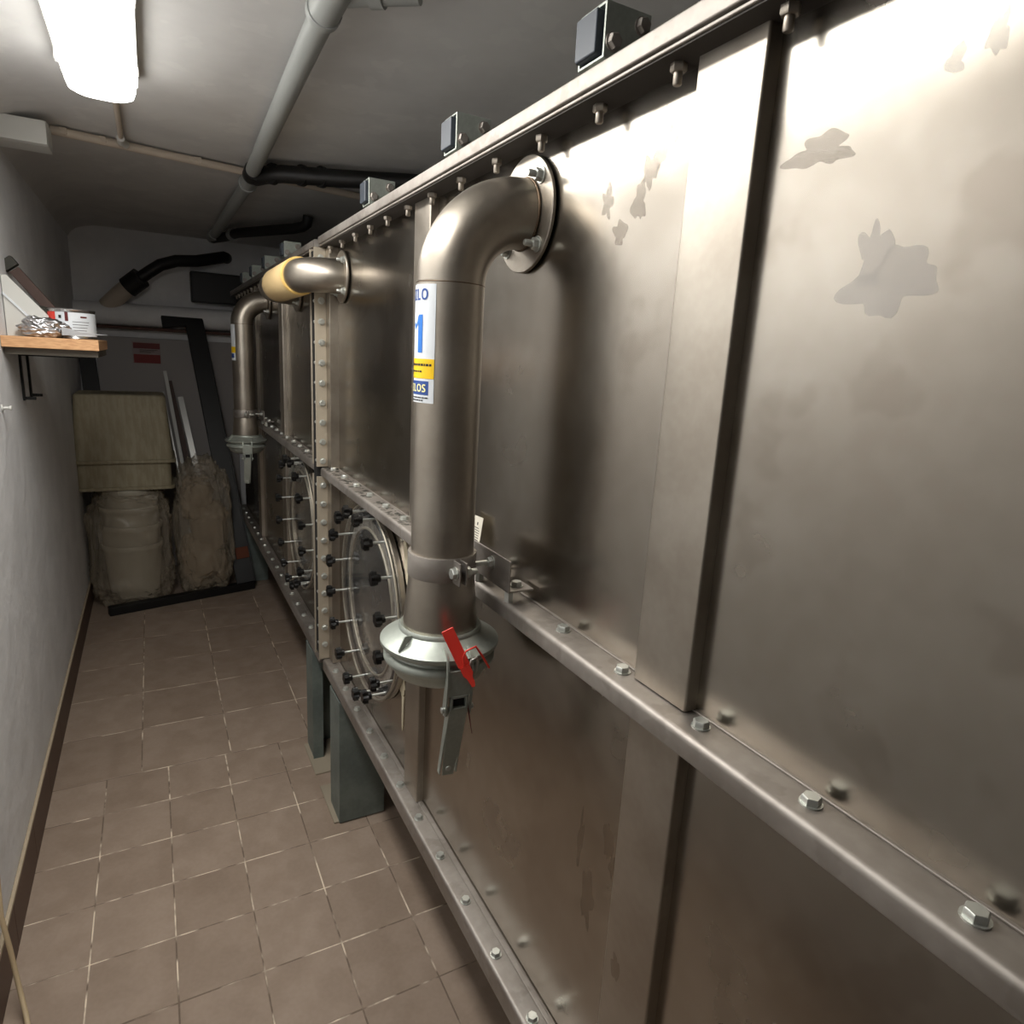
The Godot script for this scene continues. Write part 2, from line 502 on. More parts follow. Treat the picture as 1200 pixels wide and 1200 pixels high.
func silo(label: String, z0: float, z1: float, posts: Array, hatch_z: float, beams: Array, legs: Array, joint_end: int) -> Node3D:
	# z0 far end, z1 near end
	var rng := RandomNumberGenerator.new()
	rng.seed = 11 + joint_end
	var t := thing("storage_silo", label, "storage silo", Vector3(1.0, 0, (z0 + z1) * 0.5), "stainless steel silo modules bolted end to end")
	if joint_end > 0: obj("dark_gap_filler", B(P(0.460, -1.04, z1 + 0.001), P(1.0, 0.30, z1 + 0.050), 0.001), M.dark_gap, t)  # dark filler added so the gap between the joint flanges stays black
	obj("upper_panel", B(P(WALLX, -0.386, z0 + 0.004), P(1.50, 0.312, z1 - 0.004), 0.001), M.sheet, t)
	obj("lower_panel", B(P(WALLX, -1.085, z0 + 0.004), P(1.50, -0.3865, z1 - 0.004), 0.001), M.sheet, t)
	# rails along the aisle side
	var top := rail(t, "top_rail", rrect(RAILX, 0.3165, 0.56, 0.338, [0.002, 0, 0, 0.003]), z0, z1)
	rail(t, "top_flange", rrect(RAILX + 0.001, 0.3095, 0.53, 0.3135, [0.0015, 0, 0, 0.0015]), z0, z1)
	obj("gasket", B(P(RAILX + 0.006, 0.3135, z0), P(0.53, 0.3165, z1), 0.0005), M.dark_gap, t)
	obj("underside_shade", B(P(RAILX + 0.004, 0.3072, z0), P(0.519, 0.3096, z1), 0.0005), M.flange_shade, t)  # added dark strip, paints the shaded underside of the flange
	var mid := rail(t, "middle_rail", rrect(RAILX, -0.4, 0.5195, -0.373, [0.002, 0, 0.001, 0.008]), z0, z1)
	obj("weld_bead", B(P(0.514, -0.3735, z0 + 0.004), P(0.5205, -0.3705, z1 - 0.004), 0.0012), M.rail, t)
	var bot := rail(t, "bottom_rail", rrect(RAILX, -1.097, 0.52, -1.055, [0.003, 0, 0.001, 0.007]), z0, z1)
	obj("inner_weld", B(P(0.506, -1.056, z0 + 0.004), P(0.516, -1.052, z1 - 0.004), 0.0015), M.rail, t)
	# bolts, 137 mm apart on top and middle, 133 mm on the bottom
	var k := 0
	var z := -0.177 + 0.1375 * 8
	while z > z0:
		if z < z1 - 0.02 and z > z0 + 0.03 and z < 0.1:
			if absf(z + 0.904) > 0.09 and absf(z + 3.45) > 0.09:
				bolt(hexbolt, P(0.499, -0.373, z), Vector3.UP, mid, rng.randf() * TAU)
			bolt(studnut, P(0.496, 0.3095, z - 0.003), Vector3.DOWN, top, rng.randf() * TAU, M.steel)
		z -= 0.1375
	z = -0.715 + 0.133 * 4
	while z > z0:
		if z < z1 - 0.02 and z > z0 + 0.03:
			bolt(hexbolt, P(0.4885, -1.055, z), Vector3.UP, bot, rng.randf() * TAU)
		z -= 0.133
	# dried slurry streaks on the middle rail near the joint
	var dirt := MB.new()
	for i in 150:
		var dz := (z0 + rng.randf() * 0.80) if joint_end < 0 else (z1 - rng.randf() * 0.75)
		var dx := rng.randf_range(0.476, 0.512)
		var poly := PackedVector2Array()
		var wx := rng.randf_range(0.002, 0.011)
		var wz := rng.randf_range(0.0012, 0.005)
		for e in 7: poly.append(Vector2(cos(TAU * e / 7) * wx * rng.randf_range(0.6, 1.2), sin(TAU * e / 7) * wz * rng.randf_range(0.6, 1.2)))
		dirt.prism(poly, 0.0, 0.0005, Transform3D(Basis(Vector3.RIGHT, Vector3.BACK, Vector3.UP), P(clampf(dx, 0.482, 0.507), -0.3731, clampf(dz, z0 + 0.02, z1 - 0.02))))
	var dm := obj("slurry_marks", dirt, M.grey_bag, mid)
	dm.set_meta("kind", "stuff")
	# folded stiffener posts, one above and one below the middle rail
	for pz in posts:
		for yy in [[-0.371, 0.309], [-1.053, -0.4005]]:
			var b := MB.new()
			b.prism(rrect(0.5010, pz - 0.045, 0.521, pz + 0.045, [0.003, 0, 0, 0.003]), 0.0, yy[1] - yy[0], Transform3D(Basis(Vector3.RIGHT, Vector3.FORWARD * -1.0, Vector3.UP), P(0, yy[0], 0)), 0.7)
			obj("post", b, M.steel, t)
	# end flange where the modules are bolted together
	var fz := z0 + 0.003 if joint_end < 0 else z1 - 0.003
	for yy in [[-0.369, 0.307], [-1.052, -0.402]]:
		var f := obj("joint_flange", B(P(0.456, yy[0], fz - 0.003), P(0.491, yy[1], fz + 0.003), 0.0008), M.strip, t)
		obj("flange_angle", B(P(0.491, yy[0], fz - 0.003 if joint_end < 0 else fz - 0.05), P(0.519, yy[1], fz + 0.05 if joint_end < 0 else fz + 0.003), 0.001), M.steel, f)
		var by: float = yy[1] - 0.03
		if joint_end < 0:
			while by > yy[0] + 0.01:
				bolt(hexbolt, P(0.476, by, fz + 0.003), Vector3.BACK, f, rng.randf() * TAU)
				by -= 0.0628
		else:
			while by > yy[0] + 0.01:
				var r := MB.new()
				r.rod(P(0.4625, by, fz + 0.034), P(0.4625, by, fz + 0.050), 0.0056, 10)
				obj("bolt", r, M.zinc, f)
				by -= 0.0628
	# round inspection hatch with star grips
	var hc := P(0, -0.675, hatch_z)
	var hx := Transform3D(Basis(Vector3.FORWARD * -1.0, Vector3.LEFT, Vector3.UP), Vector3(0, hc.y, hc.z))
	var ringm := MB.new()
	ringm.lathe([Vector2(0.235, -0.515), Vector2(0.235, -0.503), Vector2(0.272, -0.503), Vector2(0.272, -0.515)], 64, hx)
	var hatch := obj("hatch", ringm, M.steel, t)
	var cover := MB.new()
	cover.lathe([Vector2(0, -0.4985), Vector2(0.266, -0.4985), Vector2(0.270, -0.4945), Vector2(0.270, -0.4905), Vector2(0.266, -0.4865), Vector2(0, -0.4865)], 64, hx)
	obj("clear_cover", cover, M.acrylic, hatch)
	var scf := MB.new()
	scf.lathe([Vector2(0.204, -0.506), Vector2(0.204, -0.5005), Vector2(0.266, -0.5005), Vector2(0.266, -0.506)], 64, hx)
	obj("scuffed_ring", scf, M.scuff, hatch)
	var lipm := MB.new()
	lipm.sweep(arc(Vector3(0.499, hc.y, hc.z), Vector3.UP, Vector3.BACK, 0.206, 0, TAU, 64), 0.004, 8, false)
	obj("opening_lip", lipm, M.lip, hatch)
	lipm = MB.new()
	lipm.sweep(arc(Vector3(0.4925, hc.y, hc.z), Vector3.UP, Vector3.BACK, 0.2705, 0, TAU, 72), 0.0035, 8, false)
	obj("cover_edge", lipm, M.lip, hatch)
	var gask := MB.new()
	gask.lathe([Vector2(0.238, -0.503), Vector2(0.238, -0.4985), Vector2(0.262, -0.4985), Vector2(0.262, -0.503)], 64, hx)
	obj("seal_ring", gask, M.rubber, hatch)
	for i in 16:
		var a := TAU * (i + 0.5) / 16
		var p := Vector3(0.452, hc.y + 0.254 * sin(a), hc.z + 0.254 * cos(a))
		put("star_knob", knob_mesh, M.knob, hatch, Transform3D(MB.up_to(Vector3.LEFT) * Basis(Vector3.UP, rng.randf() * TAU), p))
		put("stud", stud_mesh, M.zinc, hatch, Transform3D(MB.up_to(Vector3.LEFT) , p + Vector3(0.063, 0, 0)))
	# strut channels lying across the roof, their ends closed with plastic caps
	for bz in beams:
		var ch := MB.new()
		ch.box(P(0.486, 0.352, bz + 0.024), P(0.552, 0.412, bz + 0.028), 0.0012)
		ch.box(P(0.486, 0.408, bz - 0.022), P(0.552, 0.412, bz + 0.027), 0.0012)
		ch.box(P(0.486, 0.352, bz - 0.022), P(0.552, 0.356, bz + 0.027), 0.0012)
		ch.box(P(0.486, 0.352, bz - 0.026), P(0.552, 0.362, bz - 0.022), 0.0012)
		ch.box(P(0.486, 0.402, bz - 0.026), P(0.552, 0.412, bz - 0.022), 0.0012)
		var beam := obj("roof_beam", ch, M.galv, t)
		obj("end_cap", B(P(0.478, 0.358, bz - 0.024), P(0.500, 0.406, bz + 0.020), 0.003), M.cap, beam)
		obj("strut", B(P(0.502, 0.340, bz - 0.016), P(1.45, 0.394, bz + 0.016), 0.002), M.galv, beam)
		for q in [[0.498, 0.37], [0.538, 0.396]]:
			bolt(hexbolt, P(q[0], q[1], bz + 0.028), Vector3.BACK, beam, 0.3, M.rail)
		obj("saddle", B(P(0.505, 0.336, bz - 0.030), P(0.56, 0.352, bz + 0.030), 0.001), M.galv, beam)
	# legs: folded channels on flat feet
	for l in legs:
		var lz: float = l[0]
		var s: float = l[1]
		var lb := MB.new()
		lb.box(P(0.466, -1.546, minf(lz, lz - s * 0.12)), P(0.470, -1.098, maxf(lz, lz - s * 0.12)), 0.001)
		lb.box(P(0.466, -1.546, lz - 0.002), P(0.62, -1.098, lz + 0.002), 0.001)
		lb.box(P(0.466, -1.546, lz - s * 0.122), P(0.50, -1.098, lz - s * 0.118), 0.001)
		var lg := obj("leg", lb, M.leg, t)
		obj("foot_plate", B(P(0.450, -1.5495, minf(lz - s * 0.22, lz - s * 0.006)), P(0.60, -1.5435, maxf(lz - s * 0.22, lz - s * 0.006)), 0.001), M.foot, lg)
	return t

# ------------------------------------------------------------------ fill pipe
func star(angle: float, axis: Vector3, r: float, y: float) -> Vector3:
	# point on a pipe: angle turned from the aisle side (towards the eye), y from the eye level
	var cd := Vector3(-0.393, 0, 0.93).normalized()
	var lf := Vector3(-0.93, 0, -0.393).normalized()
	var d := cd * cos(angle) + lf * sin(angle)
	return Vector3(axis.x + d.x * r, y + Y0, axis.z + d.z * r)

func patch(axis: Vector3, r: float, a0: float, a1: float, y0: float, y1: float) -> MB:
	var b := MB.new()
	var k := 18
	for i in k:
		var t0 := lerpf(a0, a1, float(i) / k)
		var t1 := lerpf(a0, a1, float(i + 1) / k)
		var n0 := star(t0, Vector3.ZERO, 1.0, -Y0)
		var n1 := star(t1, Vector3.ZERO, 1.0, -Y0)
		b.quad(star(t0, axis, r, y0), star(t1, axis, r, y0), star(t1, axis, r, y1), star(t0, axis, r, y1), n0, n1, n1, n0)
	for yy in [y0, y1]:
		for i in k:
			var t0 := lerpf(a0, a1, float(i) / k)
			var t1 := lerpf(a0, a1, float(i + 1) / k)
			var u := Vector3.UP if yy == y1 else Vector3.DOWN
			b.quad(star(t0, axis, r, yy), star(t1, axis, r, yy), star(t1, axis, r - 0.0006, yy), star(t0, axis, r - 0.0006, yy), u, u, u, u)
	return b

# raised print: text bent round a pipe, centred at angle ac, height h of a capital, base line y
func bent_text(s: String, h: float, ac: float, y: float, axis: Vector3, r: float, bold := false, wide := 1.0) -> MB:
	var tm := TextMesh.new()
	var f := SystemFont.new()
	f.font_names = PackedStringArray(["Droid Sans"])
	f.font_weight = 700 if bold else 400
	tm.font = f
	tm.font_size = 64
	tm.text = s
	tm.pixel_size = 0.01
	tm.depth = 0.02
	tm.curve_step = 2.0
	var a := tm.get_mesh_arrays()
	var vs: PackedVector3Array = a[Mesh.ARRAY_VERTEX]
	var ix: PackedInt32Array = a[Mesh.ARRAY_INDEX]
	var lo := Vector3(1e9, 1e9, 1e9)
	var hi := -lo
	for p in vs: lo = lo.min(p); hi = hi.max(p)
	var k := h / (hi.y - lo.y)
	var b := MB.new()
	for i in range(0, ix.size(), 3):
		var q := []
		var nn := []
		var flat := true
		for e in 3:
			var p: Vector3 = vs[ix[i + e]]
			var an := ac - (p.x - (lo.x + hi.x) * 0.5) * k * wide / r
			q.append(star(an, axis, r + (0.0003 if p.z > 0 else 0.0), y + (p.y - lo.y) * k))
			nn.append(star(an, Vector3.ZERO, 1.0, -Y0))
			if p.z <= 0: flat = false
		if flat: b.tri(q[0], q[1], q[2], nn[0], nn[1], nn[2])
	return b

func fill_pipe(label: String, zc: float, full: bool) -> Node3D:
	var ax := 0.393
	var ey := 0.216          # height of the branch into the silo
	var R := 0.112           # bend radius of the elbow
	var r := 0.050
	var A := Vector3(ax, 0, zc)
	var t := thing("fill_pipe", label, "fill pipe", P(ax, -0.55, zc), "stainless steel fill pipes on the silo front")
	var fl := MB.new()
	var fx := Transform3D(MB.up_to(Vector3.LEFT), P(0, ey, zc))
	fl.lathe([Vector2(0.05, -0.5145), Vector2(0.0815, -0.5145), Vector2(0.0825, -0.5135), Vector2(0.0825, -0.5095), Vector2(0.0815, -0.5085), Vector2(0.049, -0.5085)], 48, fx)
	var flange := obj("flange", fl, M.steel, t)
	for q in [[1, 1], [1, -1], [-1, 1], [-1, -1]]:
		bolt(studnut, P(0.5085, ey + q[0] * 0.0465, zc + q[1] * 0.0465), Vector3.LEFT, flange, 0.4)
	var el := MB.new()
	el.sweep(arc(P(ax + R, ey - R, zc), Vector3.UP, Vector3.LEFT, R, 0.0, PI / 2, 24), r, 40)
	obj("elbow", el, M.steel, t)
	var wr := MB.new()
	wr.sweep(arc(P(0.506, ey, zc), Vector3.UP, Vector3.BACK, r + 0.0005, 0, TAU, 40), 0.0016, 8, false)
	wr.sweep(arc(P(ax, ey - R, zc), Vector3.RIGHT, Vector3.BACK, r - 0.0003, 0, TAU, 40), 0.0009, 8, false)
	obj("weld_seam", wr, mat(Color(0.42, 0.36, 0.30), 0.45, 1.0), t)
	var sp := MB.new()
	sp.lathe([Vector2(r, -0.318), Vector2(r, ey - R)], 56, Transform3D(Basis(), P(ax, 0, zc)))
	obj("straight_pipe", sp, M.steel, t)
	var co := MB.new()
	co.lathe([Vector2(0.060, -0.425), Vector2(0.0605, -0.418), Vector2(0.0525, -0.335), Vector2(0.0503, -0.320), Vector2(r, -0.316)], 56, Transform3D(Basis(), P(ax, 0, zc)))
	obj("cone", co, M.steel, t)
	# clamp ring with two ears
	var cl := MB.new()
	cl.lathe([Vector2(0.0502, -0.3375), Vector2(0.0545, -0.3375), Vector2(0.0550, -0.3365), Vector2(0.0550, -0.3010), Vector2(0.0545, -0.3000), Vector2(0.0502, -0.3000)], 56, Transform3D(Basis(), P(ax, 0, zc)))
	var ed := Vector3(0.05, 0, 1.0).normalized()   # the ears stick out towards the silo and the eye
	var es := Vector3(ed.z, 0, -ed.x)
	for s in [-1.0, 1.0]:
		var ex := Transform3D(Basis(ed, Vector3.UP, es), P(ax, -0.319, zc) + ed * 0.050 + es * s * 0.0055)
		cl.box(Vector3(0, -0.0185, -0.0015), Vector3(0.027, 0.0185, 0.0015), 0.001, ex)
	var clamp := obj("pipe_clamp", cl, M.rail, t)
	bolt(hexbolt, P(ax, -0.319, zc) + ed * 0.064 - es * 0.0072, -es, clamp, 0.2)
	bolt(studnut, P(ax, -0.319, zc) + ed * 0.064 + es * 0.0072, es, clamp, 0.2)
	# bracket from the clamp to the middle rail
	var br := MB.new()
	br.box(P(0.467, -0.352, zc - 0.055), P(0.4705, -0.300, zc + 0.092), 0.001)
	br.box(P(0.467, -0.352, zc + 0.052), P(0.513, -0.3485, zc + 0.092), 0.001)
	br.box(P(0.467, -0.352, zc - 0.055), P(0.513, -0.3485, zc - 0.015), 0.001)
	var bracket := obj("bracket", br, M.rail, t)
	for zz in [zc + 0.072, zc - 0.035]:
		var so := MB.new()
		so.lathe([Vector2(0, -0.373), Vector2(0.008, -0.373), Vector2(0.008, -0.352), Vector2(0, -0.352)], 6, Transform3D(Basis(), P(0.479, 0, zz)), true)
		obj("standoff", so, M.zinc, bracket)
		bolt(hexbolt, P(0.492, -0.3485, zz), Vector3.UP, bracket, 0.1)
	var tb := MB.new()
	tb.rod(P(0.436, -0.318, zc + 0.032), P(0.468, -0.318, zc + 0.032), 0.0045, 10)
	obj("threaded_rod", tb, M.zinc, bracket)
	bolt(hexbolt, P(0.467, -0.318, zc + 0.032), Vector3.LEFT, bracket, 0.5)
	# coupling: flared collar, then the closing cap with its bead
	var cp := MB.new()
	cp.lathe([Vector2(0.0600, -0.424), Vector2(0.0645, -0.4215), Vector2(0.0675, -0.425), Vector2(0.0675, -0.429), Vector2(0.0780, -0.4385), Vector2(0.0935, -0.4445), Vector2(0.0970, -0.4470), Vector2(0.0970, -0.4520), Vector2(0.0945, -0.4560), Vector2(0.0860, -0.4590), Vector2(0.080, -0.459)], 64, Transform3D(Basis(), P(ax, 0, zc)))
	obj("coupling_collar", cp, M.galv, t)
	var cb := MB.new()
	cb.lathe([Vector2(0.080, -0.459), Vector2(0.083, -0.466), Vector2(0.0885, -0.4685), Vector2(0.0915, -0.473), Vector2(0.0915, -0.478), Vector2(0.0885, -0.4825), Vector2(0.083, -0.485), Vector2(0.080, -0.492), Vector2(0.073, -0.5035), Vector2(0.060, -0.511), Vector2(0.040, -0.514), Vector2(0, -0.515)], 64, Transform3D(Basis(), P(ax, 0, zc)))
	obj("end_cap", cb, M.galv, t)
	# over-centre lever latches, one to the aisle and one to the back
	for side in [0]:
		var dir := Vector3(-0.07, 0, 1.0).normalized()
		var sd := Vector3(dir.z, 0, -dir.x)
		var L := Transform3D(Basis(sd, Vector3.UP, dir), P(ax, 0, zc))
		# hooked side plates
		var latch := Node3D.new()
		latch.name = "latch"
		t.add_child(latch, true)
		latch.position = P(ax, -0.49, zc) + dir * 0.1 - gpos(t)
		for s in [-1.0, 1.0]:
			var hk := MB.new()
			var poly := PackedVector2Array([Vector2(0.075, -0.437), Vector2(0.080, -0.431), Vector2(0.088, -0.434), Vector2(0.0995, -0.445), Vector2(0.104, -0.458), Vector2(0.106, -0.48), Vector2(0.1025, -0.512), Vector2(0.098, -0.538), Vector2(0.088, -0.541), Vector2(0.084, -0.53), Vector2(0.090, -0.50), Vector2(0.0985, -0.47), Vector2(0.097, -0.4465), Vector2(0.086, -0.4405)])
			hk.prism(poly, -0.0016, 0.0016, L * Transform3D(Basis(Vector3(0, 0, 1), Vector3.UP, Vector3(-1, 0, 0)), Vector3(s * 0.0195, 0, 0)))
			obj("hook_plate", hk, M.galv, latch)
		# bridge plate between the hooks
		var pl := MB.new()
		pl.box(Vector3(-0.0185, -0.505, 0.0985), Vector3(0.0185, -0.462, 0.1025), 0.0015, L)
		obj("latch_plate", pl, M.galv, latch)
		var kp := MB.new()
		kp.box(Vector3(-0.0145, -0.528, 0.0955), Vector3(0.0145, -0.5235, 0.1035), 0.001, L)
		kp.box(Vector3(-0.0145, -0.508, 0.0955), Vector3(0.0145, -0.5035, 0.1035), 0.001, L)
		kp.box(Vector3(-0.0145, -0.528, 0.0955), Vector3(-0.0100, -0.5035, 0.1035), 0.001, L)
		kp.box(Vector3(0.0100, -0.528, 0.0955), Vector3(0.0145, -0.5035, 0.1035), 0.001, L)
		obj("keeper", kp, M.galv, latch)
		var kb := MB.new()
		kb.box(Vector3(-0.0140, -0.5275, 0.0945), Vector3(0.0140, -0.5040, 0.0958), 0.0005, L)
		obj("slot_shade_plate", kb, M.dark_gap, latch)  # dark plate added behind the keeper opening to paint its shade
		# tapered handle, a folded channel leaning in at the bottom
		var ha := MB.new()
		var hp := PackedVector2Array([Vector2(-0.0148, -0.528), Vector2(0.0148, -0.528), Vector2(0.0145, -0.57), Vector2(0.009, -0.655), Vector2(-0.009, -0.655), Vector2(-0.0145, -0.57)])
		var lean := L * Transform3D(Basis(), Vector3(0, -0.528, 0.099)) * Transform3D(Basis(Vector3.RIGHT, deg_to_rad(9)) * Basis(Vector3.BACK, deg_to_rad(-3.0)), Vector3.ZERO) * Transform3D(Basis(), Vector3(0, 0.528, 0))
		ha.prism(hp, -0.0015, 0.0015, lean)
		for s in [-1.0, 1.0]:
			ha.prism(PackedVector2Array([Vector2(-0.014, -0.529), Vector2(0, -0.529), Vector2(0, -0.653), Vector2(-0.009, -0.653)]), -0.001, 0.001, lean * Transform3D(Basis(Vector3(0, 0, 1), Vector3.UP, Vector3(-1, 0, 0)), Vector3(s * 0.0138, 0, 0)))
		obj("lever_handle", ha, M.galv, latch)
		var hr := MB.new()
		hr.lathe([Vector2(0.005, 0), Vector2(0.0045, 0.0015), Vector2(0, 0.002)], 16, lean * Transform3D(Basis(Vector3.RIGHT, PI / 2), Vector3(-0.001, -0.642, 0.0015)))
		obj("rivet", hr, M.zinc, latch)
		var pv := MB.new()
		for s in [-1.0, 1.0]:
			pv.rod(L * Vector3(s * 0.0195, -0.529, 0.093), L * Vector3(s * 0.026, -0.529, 0.093), 0.005, 14)
		obj("pivot_pin", pv, M.zinc, latch)
	# side lugs on the collar
	for s in [-1.0, 1.0]:
		var lug := MB.new()
		lug.prism(PackedVector2Array([Vector2(0.064, -0.426), Vector2(0.082, -0.423), Vector2(0.096, -0.443), Vector2(0.090, -0.446)]), -0.001, 0.001, Transform3D(Basis(Vector3(s * 0.9, 0, -s * 0.44), Vector3.UP, Vector3(0.44, 0, 0.9) * s), P(ax, 0, zc)))
		obj("collar_lug", lug, M.galv, t)
	# sticker
	var rs := r + 0.0008
	var ac := deg_to_rad(63)
	var st := patch(A, rs, deg_to_rad(23), deg_to_rad(117), -0.066, 0.1)
	var sticker := obj("sticker", st, M.sticker, t)
	obj("yellow_field", patch(A, rs + 0.0003, deg_to_rad(23.3), deg_to_rad(116.7), -0.031, -0.003), M.yellow, sticker)
	obj("logo_field", patch(A, rs + 0.0003, deg_to_rad(33), deg_to_rad(107), -0.0545, -0.0345), M.navy, sticker)
	if full:
		obj("lettering", bent_text("SILO", 0.0160, ac, 0.0780, A, rs + 0.0002, true), M.navy, sticker)
		obj("lettering", bent_text("1", 0.053, ac, 0.0055, A, rs + 0.0002, true), M.blue, sticker)
		obj("lettering", bent_text("SILOS", 0.0115, ac, -0.0505, A, rs + 0.0006, true, 1.1), M.pale_yellow, sticker)
		# small print, too small to read in the photograph
		var sm := MB.new()
		var rg := RandomNumberGenerator.new()
		rg.seed = 5
		for row in [[-0.0115, 0.0032, 28, 104], [-0.021, 0.0022, 48, 92], [-0.0585, 0.0016, 34, 106], [-0.0625, 0.0016, 44, 96]]:
			var a: float = row[2]
			while a < row[3]:
				var w := rg.randf_range(2.0, 6.0)
				var q := patch(A, rs + 0.0006, deg_to_rad(a), deg_to_rad(minf(a + w, row[3])), row[0] - row[1] * 0.5, row[0] + row[1] * 0.5)
				sm.v.append_array(q.v); sm.n.append_array(q.n)
				a += w + 1.4
		obj("small_print", sm, M.ink, sticker)
	return t

# ------------------------------------------------------------------ soft and crumpled shapes
func blob(c: Vector3, rad: Vector3, e: float, amp: float, freq: float, sd: int, rows := 48, cols := 72) -> MB:
	var f := fbm(sd, freq, 4)
	var f2 := fbm(sd + 1, freq * 2.6, 3)
	f2.fractal_type = FastNoiseLite.FRACTAL_RIDGED
	var g := []
	for i in rows + 1:
		var ph := -PI / 2 + PI * clampf(float(i) / rows, 0.004, 0.996)
		var row := []
		for j in cols:
			var th := TAU * j / cols
			var d := Vector3(cos(ph) * cos(th), sin(ph), cos(ph) * sin(th))
			var q := Vector3(signf(d.x) * pow(absf(d.x), e), signf(d.y) * pow(absf(d.y), e), signf(d.z) * pow(absf(d.z), e))
			var s := 1.0 + amp * f.get_noise_3dv(d * 100.0) + amp * 0.5 * f2.get_noise_3dv(d * 100.0)
			row.append(c + Vector3(q.x * rad.x, q.y * rad.y, q.z * rad.z) * s)
		g.append(row)
	var b := MB.new()
	b.grid(g, true, c)
	return b

# tapered rectangular tub standing upside down
func tub(label: String, c: Vector3, w0: float, w1: float, d0: float, d1: float, y0: float, y1: float) -> void:
	# y0 rim height (below), y1 base height (above)
	var t := thing("storage_tub", label, "storage tub", Vector3(c.x, y0, c.z), "beige plastic tubs stacked upside down")
	var b := MB.new()
	var ring := func(w: float, d: float, y: float) -> Array:
		var out := []
		for p in rrect(-w / 2, -d / 2, w / 2, d / 2, [0.035, 0.035, 0.035, 0.035], 6): out.append(Vector3(c.x + p.x, y, c.z + p.y))
		return out
	var g := [ring.call(w0, d0, y0 + 0.016), ring.call(lerpf(w0, w1, 0.5), lerpf(d0, d1, 0.5), (y0 + y1) * 0.5), ring.call(w1, d1, y1 - 0.012), ring.call(w1 - 0.012, d1 - 0.012, y1 - 0.003), ring.call(w1 - 0.03, d1 - 0.03, y1), ring.call(0.01, 0.01, y1)]
	b.grid(g, true, Vector3(c.x, (y0 + y1) * 0.5, c.z))
	obj("tub_body", b, M.tub, t)
	var rm := MB.new()
	rm.prism(rrect(-w0 / 2 - 0.014, -d0 / 2 - 0.014, w0 / 2 + 0.014, d0 / 2 + 0.014, [0.045, 0.045, 0.045, 0.045], 6), 0.0, 0.018, Transform3D(Basis(Vector3.RIGHT, Vector3.BACK, Vector3.UP), Vector3(c.x, y0, c.z)), 0.7)
	obj("rim", rm, M.tub, t)
	for k in [-0.30, -0.02, 0.24, 0.34]:
		var xb: float = c.x + k * w0
		var xt: float = c.x + k * w1
		var rb := MB.new()
		var zf0 := c.z + d0 / 2
		var zf1 := c.z + d1 / 2
		rb.prism(PackedVector2Array([Vector2(xb - 0.012, y0 + 0.018), Vector2(xb + 0.012, y0 + 0.018), Vector2(xt + 0.010, y1 - 0.02), Vector2(xt - 0.010, y1 - 0.02)]), -0.004, 0.006, Transform3D(Basis(Vector3.RIGHT, Vector3(0, 1, (zf1 - zf0) / (y1 - y0)).normalized(), Vector3.BACK), Vector3(0, 0, zf0 + (y0 * -1.0) * (zf1 - zf0) / (y1 - y0))))
		obj("rib", rb, M.tub, t)

# ==================================================================
func _ready() -> void:
	# ---- camera
	var cam := Camera3D.new()
	cam.name = "camera"
	cam.transform = Transform3D(Basis(Vector3(0.87890845, 0.05432894, 0.47388638), Vector3(0.0600963, 0.97296302, -0.22300535), Vector3(-0.47318957, 0.22448011, 0.85188046)).orthonormalized(), Vector3(0, Y0, 0))
	cam.fov = 76.29
	cam.near = 0.02
	cam.far = 50.0
	add_child(cam)
	cam.current = true
	# ---- environment: a closed basement room
	var we := WorldEnvironment.new()
	we.name = "environment"
	var env := Environment.new()
	env.background_mode = Environment.BG_COLOR
	env.background_color = Color(0.02, 0.02, 0.02)
	env.tonemap_mode = Environment.TONE_MAPPER_LINEAR
	env.tonemap_exposure = 0.92
	env.sdfgi_enabled = true
	env.ssao_enabled = true
	env.ssil_enabled = true
	we.environment = env
	add_child(we)
	# ---- light of the ceiling fitting
	for q in [["tube_light", -1.395, 1.6]]:
		var al := AreaLight3D.new()
		al.name = q[0]
		al.area_size = Vector2(0.145, 1.55)
		al.light_color = Color(1.0, 0.99, 0.968)
		al.light_energy = q[2]
		al.light_size = 0.1
		al.shadow_enabled = true
		al.area_range = 12.0
		al.area_attenuation = 2.0
		al.transform = Transform3D(Basis(Vector3.RIGHT, -PI / 2), P(-0.069, 0.592, q[1]))
		add_child(al)
	make_materials()
	make_shared()
	build_room()
	build_silos()
	build_ceiling_things()
	build_shelf()
	build_far_end()
	build_small()

